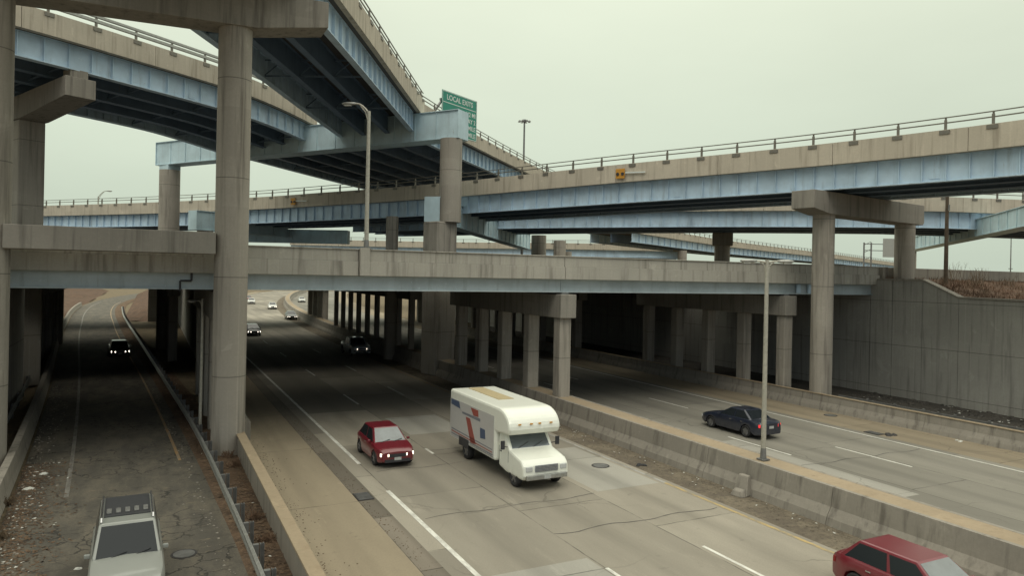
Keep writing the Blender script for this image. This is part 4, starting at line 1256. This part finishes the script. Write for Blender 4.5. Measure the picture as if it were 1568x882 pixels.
    for yy in (g['yf0'] + .12, (g['yf0'] + g['yr0']) / 2 + .05, g['yr0'] - .35):
        if min(abs(yy - w_) for w_ in wheels) < ra: continue
        for sx in (-1, 1):
            m = MB(); zt = interp(top, yy); m.hexa([(sx * hw * .955, yy - .008, zb + .10), (sx * (hw * .985 + .004), yy - .008, zb + .10), (sx * (hw * .985 + .004), yy + .008, zb + .10), (sx * hw * .955, yy + .008, zb + .10),
                                                (sx * hw * .93, yy - .008, zt - .10), (sx * (hw * .985 + .004), yy - .008, zt - .10), (sx * (hw * .985 + .004), yy + .008, zt - .10), (sx * hw * .93, yy + .008, zt - .10)])
            m.build('door_gap', M['plastic'], t)
    for x0 in (-.45, .12):
        a_ = V[0].lerp(V[1], .5 + x0 / (2 * g['wb'])); b_ = V[0].lerp(V[1], .5 + (x0 + .42) / (2 * g['wb']))
        up_ = (V[4] - V[0]).normalized() * .16; out_ = Vector((0, -.02, .02))
        m = MB(); m.bar(a_ + out_ * 1.5, b_ + up_ + out_, .018, .018); m.build('wiper', M['plastic'], t)
    m = MB(); m.box((0, -L / 2 + .01, lz - .02), (Wd * .44, .07, .14)); m.build('grille', M['plastic'], t)
    m = MB(); m.box((0, -L / 2 + .0, zb + .13), (Wd * .66, .09, .13)); m.build('air_intake', M['plastic'], t)
    if bumper:
        m = MB(); m.box((0, -L / 2 - .02, zb + .30), (Wd * .86, .14, .15)); m.build('bumper', bumper, t, bevel=.04)
    m = MB(); m.box((0, -L / 2 - .045, zb + .22), (.32, .02, .13)); m.build('licence_plate', M['plate'], t)
    m = MB(); m.box((0, L / 2 + .0, zb + .48), (.32, .05, .14)); m.build('licence_plate', M['plate'], t)
    return t

def sedan_top(L, zh, zbelt): return [(-L / 2, zh - .16), (-L / 2 + .25, zh - .04), (-L / 2 + 1.15, zbelt - .02), (0, zbelt + .02), (L / 2 - .7, zbelt + .04), (L / 2 - .1, zbelt), (L / 2, zbelt - .12)]

make_car('parked_car' if False else 'hatchback_car', 'small dark red car with both headlights lit, driving left of the white moving truck', 'car', (10.05, 33.2, 0.014), 0, 4.15, 1.80,
         M['paint_red'], sedan_top(4.15, .86, .96), dict(yf0=-.98, yf1=-.15, yr1=1.25, yr0=1.75, zb=.92, zr=1.47, wb=.80, wr=.61), (-1.28, 1.27), lamps='on', glass=M['glass_sky'])
make_car('sedan_car', 'dark navy car with red tail light driving away behind the twin arm lamp post', 'car', (30.6, 31.2, 0.014), PI, 4.75, 1.84,
         M['paint_navy'], sedan_top(4.75, .84, .97), dict(yf0=-.95, yf1=-.05, yr1=.95, yr0=1.75, zb=.93, zr=1.44, wb=.81, wr=.60), (-1.42, 1.36), lamps='off', tails=True)
make_car('hatchback_car', 'red car cut off by the bottom edge, close to the yellow line', 'car', (18.55, 12.15, 0.014), 0, 4.5, 1.84,
         M['paint_red'], sedan_top(4.5, .88, 1.0), dict(yf0=-1.05, yf1=-.25, yr1=1.45, yr0=2.0, zb=.96, zr=1.52, wb=.82, wr=.64), (-1.38, 1.36), lamps='off', glass=M['glass_sky'])
suv = make_car('suv_car', 'silver sport utility car with roof rails and ribbed dark roof, nearest on the side road', 'car', (-0.47, 22.6, 0.01), math.radians(1.5), 4.9, 1.78,
         M['paint_silver'], [(-2.45, .92), (-2.25, 1.02), (-1.1, 1.12), (0, 1.13), (2.3, 1.13), (2.45, 1.0)], dict(yf0=-1.05, yf1=-.35, yr1=2.2, yr0=2.40, zb=1.08, zr=1.82, wb=.82, wr=.68, split=.42), (-1.55, 1.45),
         r=.37, zb=.26, lamps='warm', box_front=True, glass=M['glass_dim'])
for sx in (-1, 1):
    m = MB(); m.tube([(sx * .63, -.25, 1.83), (sx * .63, -.15, 1.92), (sx * .63, 2.0, 1.92), (sx * .63, 2.1, 1.83)], .028, 8); m.build('roof_rail', M['chrome'], suv)
m = MB(); m.box((0, 1.15, 1.832), (1.16, 1.9, .02)); m.build('roof_panel', M['plastic'], suv)
for k in range(5):
    m = MB(); m.box((-.46 + .23 * k, .62, 1.862), (.13, .42, .05)); m.build('roof_rib', M['galv_dark'], suv, bevel=.02)
make_car('pickup_truck', 'silver pickup with broad pale headlights coming out of the dark underpass', 'pickup truck', (19.5, 75.6, 0.014), 0, 5.4, 2.05,
         M['paint_pale'], [(-2.7, 1.02), (-2.5, 1.12), (-1.2, 1.18), (0, 1.2), (2.7, 1.2)], dict(yf0=-1.1, yf1=-.5, yr1=.85, yr0=1.1, zb=1.15, zr=1.86, wb=.90, wr=.74), (-1.75, 1.65),
         r=.40, zb=.34, lamps='on', box_front=True, bumper=M['chrome'])
def far_car(label, x, y, pm, lamps='far', rz=0.0):
    return make_car('sedan_car', label, 'car', (x, y, 0.014), rz, 4.6, 1.82, pm, sedan_top(4.6, .84, .97), dict(yf0=-1.0, yf1=-.15, yr1=1.15, yr0=1.8, zb=.93, zr=1.46, wb=.80, wr=.61), (-1.38, 1.35), lamps=lamps)
far_car('black car with round lit headlights, alone on the side road under the overpass', -2.75, 81.5, M['paint_black'], 'far', math.radians(5))
far_car('dark car half hidden by the near round column, one headlight showing', 12.3, 102.3, M['paint_black'])
far_car('dark car with lit headlights just inside the far end of the underpass', 22.6, 133.5, M['paint_black'], 'far', math.radians(-3))
far_car('pale car with lit headlights out in the daylight behind the underpass', 24.6, 169.8, M['paint_white'], 'far', math.radians(-5))
far_car('white car far along the sunlit motorway, headlights off', 23.2, 196, M['paint_white'], 'off', math.radians(-6))
far_car('dark grey car far along the motorway at the edge of the near column', 17.5, 172, M['paint_grey'], 'off', math.radians(-5))
far_car('small red car farthest along the motorway beyond the underpass', 24.5, 214, M['paint_red'], 'off', math.radians(-7))
far_car('white car parked by the end of the dark median columns', 37.5, 205, M['paint_white'], 'off', math.radians(-6))

# moving truck
t = local_thing('moving_truck', 'white box moving truck with rounded attic over its cab, red and blue side markings', 'truck', (14.62, 29.45, 0.014), 0)
W2 = 1.23
def extrude(prof, x0, x1, name, mat, parent=t, bevel=0.0, smooth=False):
    m = MB(); n = len(prof)
    for x in (x0, x1): m.v += [(x, y, z) for y, z in prof]
    m.face(list(range(n))); m.face([n + i for i in reversed(range(n))])
    for i in range(n): m.face((i, (i + 1) % n, n + (i + 1) % n, n + i))
    return m.build(name, mat, parent, bevel=bevel, smooth=smooth)
arc = [(-1.70 - 1.12 * math.sin(a), 2.30 + 0.78 * math.cos(a)) for a in [math.radians(x) for x in range(0, 100, 10)]]
bx = extrude([(3.8, .72), (3.8, 3.08)] + arc + [(-2.70, 2.06), (-1.45, 1.98), (-1.45, .72)], -W2, W2, 'cargo_box', M['truck_white'], bevel=.11)
m = MB()
for x in (-W2 - .004, W2 + .004): m.box((x, 1.15, 1.55), (.016, 5.0, 1.45))
# separate side skins
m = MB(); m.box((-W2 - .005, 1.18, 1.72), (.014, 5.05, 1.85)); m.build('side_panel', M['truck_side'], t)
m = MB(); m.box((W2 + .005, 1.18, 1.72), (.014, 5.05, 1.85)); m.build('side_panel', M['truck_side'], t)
for sx in (-1, 1):
    X = sx * (W2 + .018)
    def poly(name, pts, mat):
        m = MB(); n = len(pts)
        for x in (X - .004, X + .004): m.v += [(x, y, z) for y, z in pts]
        m.face(list(range(n))); m.face([n + i for i in reversed(range(n))])
        for i in range(n): m.face((i, (i + 1) % n, n + (i + 1) % n, n + i))
        m.build(name, mat, t)
    poly('marking', [(1.75, 2.05), (1.25, 2.05), (.55, 1.0), (1.15, .95)], M['decal_red'])
    poly('marking', [(1.2, 2.58), (.35, 2.58), (.30, 2.30), (.85, 2.26)], M['decal_red'])
    poly('marking', [(3.60, 2.62), (2.6, 2.62), (2.45, 2.30), (3.60, 2.36)], M['decal_blue'])
    poly('marking', [(.10, 1.86), (-.42, 1.86), (-.48, 1.46), (.06, 1.40)], M['decal_blue'])
    poly('marking', [(2.2, 2.22), (.1, 2.26), (.1, 2.12), (2.2, 2.13)], M['decal_grey'])
    for k in range(3): poly('stripe', [(3.5, 1.22 - .12 * k), (-1.2, 1.18 - .12 * k), (-1.2, 1.14 - .12 * k), (3.5, 1.17 - .12 * k)], M['decal_grey'] if k != 1 else M['decal_red'])
m = MB(); m.box((0, 1.75, 3.088), (.78, 3.5, .03)); m.build('roof_strip', M['truck_roof_strip'], t)
cab = extrude([(-1.47, .55), (-1.47, 2.06), (-1.95, 2.05), (-2.50, 1.42), (-3.55, 1.22), (-3.80, 1.02), (-3.83, .62), (-3.70, .42), (-2.2, .42)], -1.06, 1.06, 'cab', M['truck_white'], bevel=.10)
d = Vector((0, -.55, -.63)); nrm = Vector((0, -.63, .55)).normalized()
def slab(name, pts, mat, out=.02, parent=t):
    q = [Vector(p) for p in pts]; nn = (q[1] - q[0]).cross(q[3] - q[0]).normalized()
    m = MB(); m.hexa([tuple(p - nn * .02) for p in q] + [tuple(p + nn * out) for p in q]); return m.build(name, mat, parent)
M['truck_glass'] = plain('reflecting_windshield', (0.10, 0.12, 0.135), 0.12, 0.2, .6, var=0, spec=.8)
slab('windshield', [(-.90, -2.475, 1.45), (.90, -2.475, 1.45), (.86, -1.985, 2.01), (-.86, -1.985, 2.01)], M['truck_glass'], .012)
for sx in (-1, 1):
    slab('side_window', [(sx * 1.0, -2.35, 1.46), (sx * 1.0, -1.62, 1.42), (sx * 1.0, -1.62, 1.95), (sx * 1.0, -1.98, 1.95)], M['glass'], .015)
    m = MB(); m.box((sx * .80, -3.82, .90), (.30, .06, .20)); m.build('headlight', M['lamp_off'], t, bevel=.02)
    m = MB(); m.tube([(sx * 1.0, -2.3, 1.5), (sx * 1.25, -2.38, 1.55)], .02, 6); m.box((sx * 1.32, -2.40, 1.62), (.18, .07, .36)); m.build('mirror', M['plastic'], t, bevel=.02)
    m = MB(); m.cyl((sx * .86, -2.90, .52), (sx * 1.012, -2.90, .52), .47, .47, 26); m.build('wheel_arch', M['plastic'], t)
    m = MB(); m.box((sx * (W2 + .02), 1.95, .80), (.02, 1.15, .40)); m.build('wheel_arch', M['plastic'], t, bevel=.0)
    m = MB(); m.box((sx * 1.0, 3.83, 1.15), (.2, .04, .2)); m.build('taillight', M['tail'], t)
    wheel(t, sx * .93, -2.90, .40, .24, M['rim']); wheel(t, sx * .98, 1.95, .40, .30, M['rim'])
m = MB(); m.box((0, -3.84, .90), (1.05, .05, .26)); m.build('grille', M['decal_grey'], t)
for k in range(4):
    m = MB(); m.box((0, -3.868, .81 + .06 * k), (1.0, .02, .018)); m.build('grille_bar', M['galv'], t)
for x in (-.75, -.2, .2, .75):
    m = MB(); m.box((x, -2.83, 2.52), (.12, .05, .05)); m.build('marker_lamp', M['orange'], t)
for sx in (-1, 1):
    for yy in (-1.55, -2.42):
        m = MB(); m.box((sx * 1.062, yy, 1.0 if yy > -2 else 1.12), (.012, .016, .85 if yy > -2 else .5)); m.build('door_gap', M['plastic'], t)
    m = MB(); m.box((sx * 1.07, -1.72, 1.22), (.03, .16, .04)); m.build('door_handle', M['plastic'], t)
for x0 in (-.62, .10):
    m = MB(); m.bar((x0, -2.50, 1.47), (x0 + .5, -2.36, 1.66), .02, .02); m.build('wiper', M['plastic'], t)

m = MB(); m.box((0, -3.86, .56), (1.9, .14, .20)); m.build('bumper', M['galv'], t, bevel=.03)
m = MB(); m.box((0, .9, .62), (1.5, 5.6, .22)); m.build('chassis', M['plastic'], t)
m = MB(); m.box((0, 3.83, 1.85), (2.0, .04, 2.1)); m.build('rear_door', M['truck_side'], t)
m = MB()
for k in range(2):
    z = .86 + .1 * k; m.bar((-W2 - .02, -1.3, z), (-W2 - .02, 1.2, z), .02, .02)
m.build('side_trim', M['galv'], t)
m = MB(); m.box((0, -3.95, .56), (.32, .02, .14)); m.build('licence_plate', M['plate'], t)

# ------------------------------------------------------------------ small things on the road
def drain(label, x, y):
    t = thing('drain_grate', label, 'drain', (x, y, 0))
    m = MB(); m.box((x, y, .022), (.62, .95, .03)); m.build('frame', M['iron'], t)
    m = MB()
    for k in range(7): m.box((x, y - .39 + .13 * k, .042), (.52, .05, .02))
    m.build('grating', M['galv_dark'], t)
drain('iron drain grate in the gutter beside the gap in the white line', 7.55, 27.6)
drain('iron drain grate by the right hand white line near the debris', 37.7, 27.8)
def manhole(label, x, y, z=.008, r=.42):
    t = thing('manhole_cover', label, 'manhole cover', (x, y, 0))
    m = MB(); m.cyl((x, y, z - .02), (x, y, z + .010), r, r, 28); m.build('ring', M['iron'], t)
    m = MB(); m.cyl((x, y, z), (x, y, z + .016), r * .82, r * .82, 28); m.build('lid', M['galv_dark'], t)
manhole('round manhole cover in the lane right of the moving truck', 18.8, 27.9)
manhole('round manhole cover on the right shoulder below the tall right column', 39.9, 32.6, .012)
manhole('round manhole cover with pale rim on the side road beside the silver car', 1.05, 24.2, .004, .38)
def chunk(m, x, y, z, s, fl=1.0, mi=0):
    n = 6; base = len(m.v); a0 = random.random() * 6
    for k, (rr, zz) in enumerate(((1.0, 0), (.85, .55), (.35, 1.0))):
        for i in range(n):
            a = a0 + 2 * PI * i / n; q = s * rr * random.uniform(.7, 1.15)
            m.v.append((x + q * math.cos(a), y + q * math.sin(a), z + zz * s * fl * random.uniform(.8, 1.1)))
    for k in range(2):
        for i in range(n):
            j = (i + 1) % n; m.face((base + k * n + i, base + k * n + j, base + (k + 1) * n + j, base + (k + 1) * n + i), mi)
    m.face([base + i for i in range(n)], mi); m.face([base + 2 * n + i for i in range(n)], mi)
t = local_thing('concrete_block', 'pale broken concrete block leaning at the foot of the median barrier', 'block', (21.75, 21.95, 0.0), .2)
m = MB(); m.hexa([(-.22, -.34, 0), (.22, -.34, 0), (.20, .34, 0), (-.20, .34, 0), (.04, -.24, .78), (.22, -.22, .80), (.22, .22, .82), (.05, .24, .78)]); m.build('block', M['barrier'], t, bevel=.04)
m = MB(); m.hexa([(-.50, -.30, 0), (-.24, -.34, 0), (-.22, .30, 0), (-.46, .28, 0), (-.40, -.2, .22), (-.2, -.25, .30), (-.18, .2, .30), (-.38, .2, .2)]); m.build('toe', M['barrier'], t, bevel=.03)
def debris(label, x, y, s, mat, nm='tyre_scrap'):
    m = MB()
    for k in range(5): chunk(m, x + random.uniform(-s, s), y + random.uniform(-s, s), .005, s * random.uniform(.4, .8), .5)
    tag(m.build(nm, mat, None, loc=(x, y, 0)), label, 'debris')
debris('dark tyre scrap on the gritty verge above the manhole cover', 20.6, 27.3, .26, M['black'])
debris('dark rubbish heap on the right shoulder by the white line', 38.0, 27.2, .30, M['iron'], 'rubbish_heap')
debris('pale scrap on the right shoulder near the side barrier', 40.4, 24.6, .16, M['paper'], 'rubbish_scrap')

def scatter(name, mat, pts, s0, s1, fl=.5, flat=False):
    m = MB()
    for (x, y, z) in pts:
        s = random.uniform(s0, s1)
        if flat:
            a = random.random() * 6.28; b = len(m.v); h = random.uniform(.2, .7) * s
            c, n = math.cos(a), math.sin(a)
            m.v += [(x + c * s, y + n * s, z + h * random.random()), (x - n * s * .6, y + c * s * .6, z + .004), (x - c * s, y - n * s, z + h * random.random()), (x + n * s * .6, y - c * s * .6, z + .004)]
            m.face((b, b + 1, b + 2, b + 3))
        else: chunk(m, x, y, z, s, fl)
    o = m.build(name, mat); o['kind'] = 'stuff'; return o
R = random.uniform
def sr_pt(i, o): f = sfr[i]; g = sfr[i + 1]; q = random.random(); f = lerpf(f, g, q); return (f[0] + f[3] * o, f[1] + f[4] * o, .006)
ids = [i for i, f in enumerate(sfr) if 18 < f[1] < 60]
near = [i for i, f in enumerate(sfr) if 18 < f[1] < 36]
scatter('gravel', M['barrier'], [sr_pt(random.choice(ids), -3.25 + abs(random.gauss(0, .55))) for _ in range(420)] + [sr_pt(random.choice(ids), 3.1 - abs(random.gauss(0, .25))) for _ in range(160)], .015, .06)
scatter('dead_leaves', M['leaf'], [sr_pt(random.choice(near), -3.3 + abs(random.gauss(0, .75))) for _ in range(3000)] + [sr_pt(random.choice(ids), R(3.55, 5.0))[:2] + (R(.05, .10),) for _ in range(3200)], .03, .085, flat=True)
scatter('pale_litter', M['paper'], [sr_pt(random.choice(near), -3.2 + abs(random.gauss(0, .7))) for _ in range(70)] + [sr_pt(random.choice(ids), R(3.6, 4.9))[:2] + (.09,) for _ in range(18)], .03, .09, flat=True)
scatter('median_grit', M['debris_soil'], [(21.75 - abs(random.gauss(0, .45)), R(10, 38), .003) for _ in range(900)], .012, .05)
scatter('median_litter', M['paper'], [(21.75 - abs(random.gauss(0, .45)), R(10, 38), .02) for _ in range(60)], .03, .07, flat=True)
scatter('shoulder_grit', M['leafy'], [(7.4 + random.gauss(0, .22), R(16, 45), .012) for _ in range(500)] + [(4.25 + abs(random.gauss(0, .5)), R(16, 40), .038) for _ in range(600)], .008, .03)
scatter('wall_foot_rubble', M['grime'], [(R(48.5, 51.3), R(8, 38), .0) for _ in range(420)] + [(R(42.2, 45), R(20, 38), 0) for _ in range(160)], .06, .26)
scatter('wall_foot_litter', M['paper'], [(R(47.5, 51.0), R(22, 37), .06) for _ in range(26)], .06, .16, flat=True)

def paper(label, x, y, s, grp='crumpled white paper on the side road'):
    m = MB(); n = 9
    for k in range(2):
        for i in range(n):
            a = 2 * PI * i / n; q = s * R(.55, 1.1) * (1 if k == 0 else .6); m.v.append((x + q * math.cos(a) * 1.4, y + q * math.sin(a), .01 + k * s * R(.25, .5)))
    for i in range(n):
        j = (i + 1) % n; m.face((i, j, n + j, n + i))
    m.face(list(range(n))); m.face([n + i for i in range(n)])
    tag(m.build('paper_scrap', M['paper'], None, loc=(x, y, 0)), label, 'litter', grp)
for lb, x, y, s in (('largest white paper scrap, left of the silver car by its hood', -2.55, 23.3, .16), ('white paper scrap near the left column foot, apart from the others', -4.15, 33.6, .17),
                    ('white paper scrap farthest up the left edge of the side road', -3.9, 35.8, .15), ('small white paper scrap right of the litter heap, close to the silver car', -1.75, 24.2, .10),
                    ('pale scrap on the side road against the guardrail foot', 1.75, 20.9, .14), ('white paper scrap nearest the bottom left corner', -3.5, 21.6, .13)):
    paper(lb, x, y, s)

# dry vegetation on the bank
m = MB()
for _ in range(15000):
    x = 52.1 + abs(random.gauss(0, 1)) * 9; y = R(4, 37.9)
    if x > 92: continue
    z = bankz(x, y); h = R(.10, .42) * (1.4 if math.sin(x * .9) + math.sin(y * 1.1 + 1) > .6 else .8); a = R(0, 6.28); lean = R(0, .6) * h; w_ = R(.015, .03); b = len(m.v)
    m.v += [(x - w_ * math.sin(a), y + w_ * math.cos(a), z - .02), (x + w_ * math.sin(a), y - w_ * math.cos(a), z - .02), (x + lean * math.cos(a + 1), y + lean * math.sin(a + 1), z + h)]
    m.face((b, b + 1, b + 2))
o = m.build('dry_grass', M['drygrass']); o['kind'] = 'stuff'
def shrub(seed, h, n, spread):
    rr = random.Random(seed); m = MB()
    for _ in range(n):
        a = rr.uniform(0, 6.28); ln = h * rr.uniform(.45, 1.0); bx_, by_ = rr.gauss(0, spread * .25), rr.gauss(0, spread * .25)
        tip = (bx_ + math.cos(a) * spread * rr.uniform(.1, .6), by_ + math.sin(a) * spread * rr.uniform(.1, .6), ln)
        mid_ = ((bx_ + tip[0]) / 2 + rr.gauss(0, .03), (by_ + tip[1]) / 2 + rr.gauss(0, .03), ln * .5)
        m.tube([(bx_, by_, -.05), mid_, tip], [.016, .011, .004], 4)
        for _k in range(6):
            q = rr.uniform(.35, .95); p = Vector((bx_, by_, 0)).lerp(Vector(tip), q); b2 = rr.uniform(0, 6.28); l2 = rr.uniform(.1, .32) * h * .6
            m.tube([tuple(p), (p.x + math.cos(b2) * l2 * .7, p.y + math.sin(b2) * l2 * .7, p.z + l2)], [.007, .003], 3)
    return m
SH = [(59.2, 36.6, 1.7, 16, 1.0, 'leafless dry shrub, tallest, just right of the brown wooden pole'), (60.3, 35.6, 1.45, 14, .9, 'leafless dry shrub second to the right of the wooden pole'),
      (61.8, 36.0, 1.5, 12, .9, 'leafless dry shrub third to the right of the wooden pole'), (58.0, 34.6, 1.0, 14, .9, 'low dry shrub in front of the foot of the wooden pole'),
      (64.6, 35.2, 1.1, 10, .8, 'thin dry shrub midway along the bank to the right edge'), (66.4, 33.8, 1.0, 10, .8, 'short dry shrub close to the right edge of view'),
      (55.8, 35.4, .8, 12, .7, 'small brown shrub at the top of the sloping wall coping'), (56.6, 32.6, .8, 14, .9, 'brown shrub low on the bank below the wooden pole')]
for k, (x, y, h, n, sp, lb) in enumerate(SH):
    tag(shrub(k, h, n, sp).build('dry_shrub', M['weed'], None), lb, 'shrub', 'leafless shrubs on the dry bank').location = (x, y, bankz(x, y))
for k, (y, o_, h, lb) in enumerate(((22.6, -3.15, .32, 'dead weed tuft among the litter at the bottom left'), (27.5, -3.25, .3, 'dead weed tuft against the left barrier, second from the bottom edge'), (31.5, -3.3, .28, 'dead weed tuft against the left barrier, farthest up the side road'))):
    f = min(sfr, key=lambda q: abs(q[1] - y)); p = at(f, o_, 0)
    tag(shrub(71 + k, h, 40, .45).build('weed_tuft', M['weed'], None), lb, 'weed', 'weed tufts along the left barrier').location = p
# clumps of dead weeds in the verge by the guardrail
for k, (y, h) in enumerate(((35.7, .35), (33.8, .4), (26.5, .35), (24.2, .3))):
    lb = ('dead weed tuft at the foot of the near round column', 'dead weed tuft a step in front of the near round column', 'dead weed tuft in the leaf strewn verge beside the guardrail posts', 'dead weed tuft nearest the bottom edge between guardrail and wall')[k]
    tag(shrub(50 + k, h, 34, .5).build('weed_tuft', M['drygrass'], None), lb, 'weed', 'weed tufts in the narrow verge').location = (3.35 + .1 * (k % 2), y, .04)
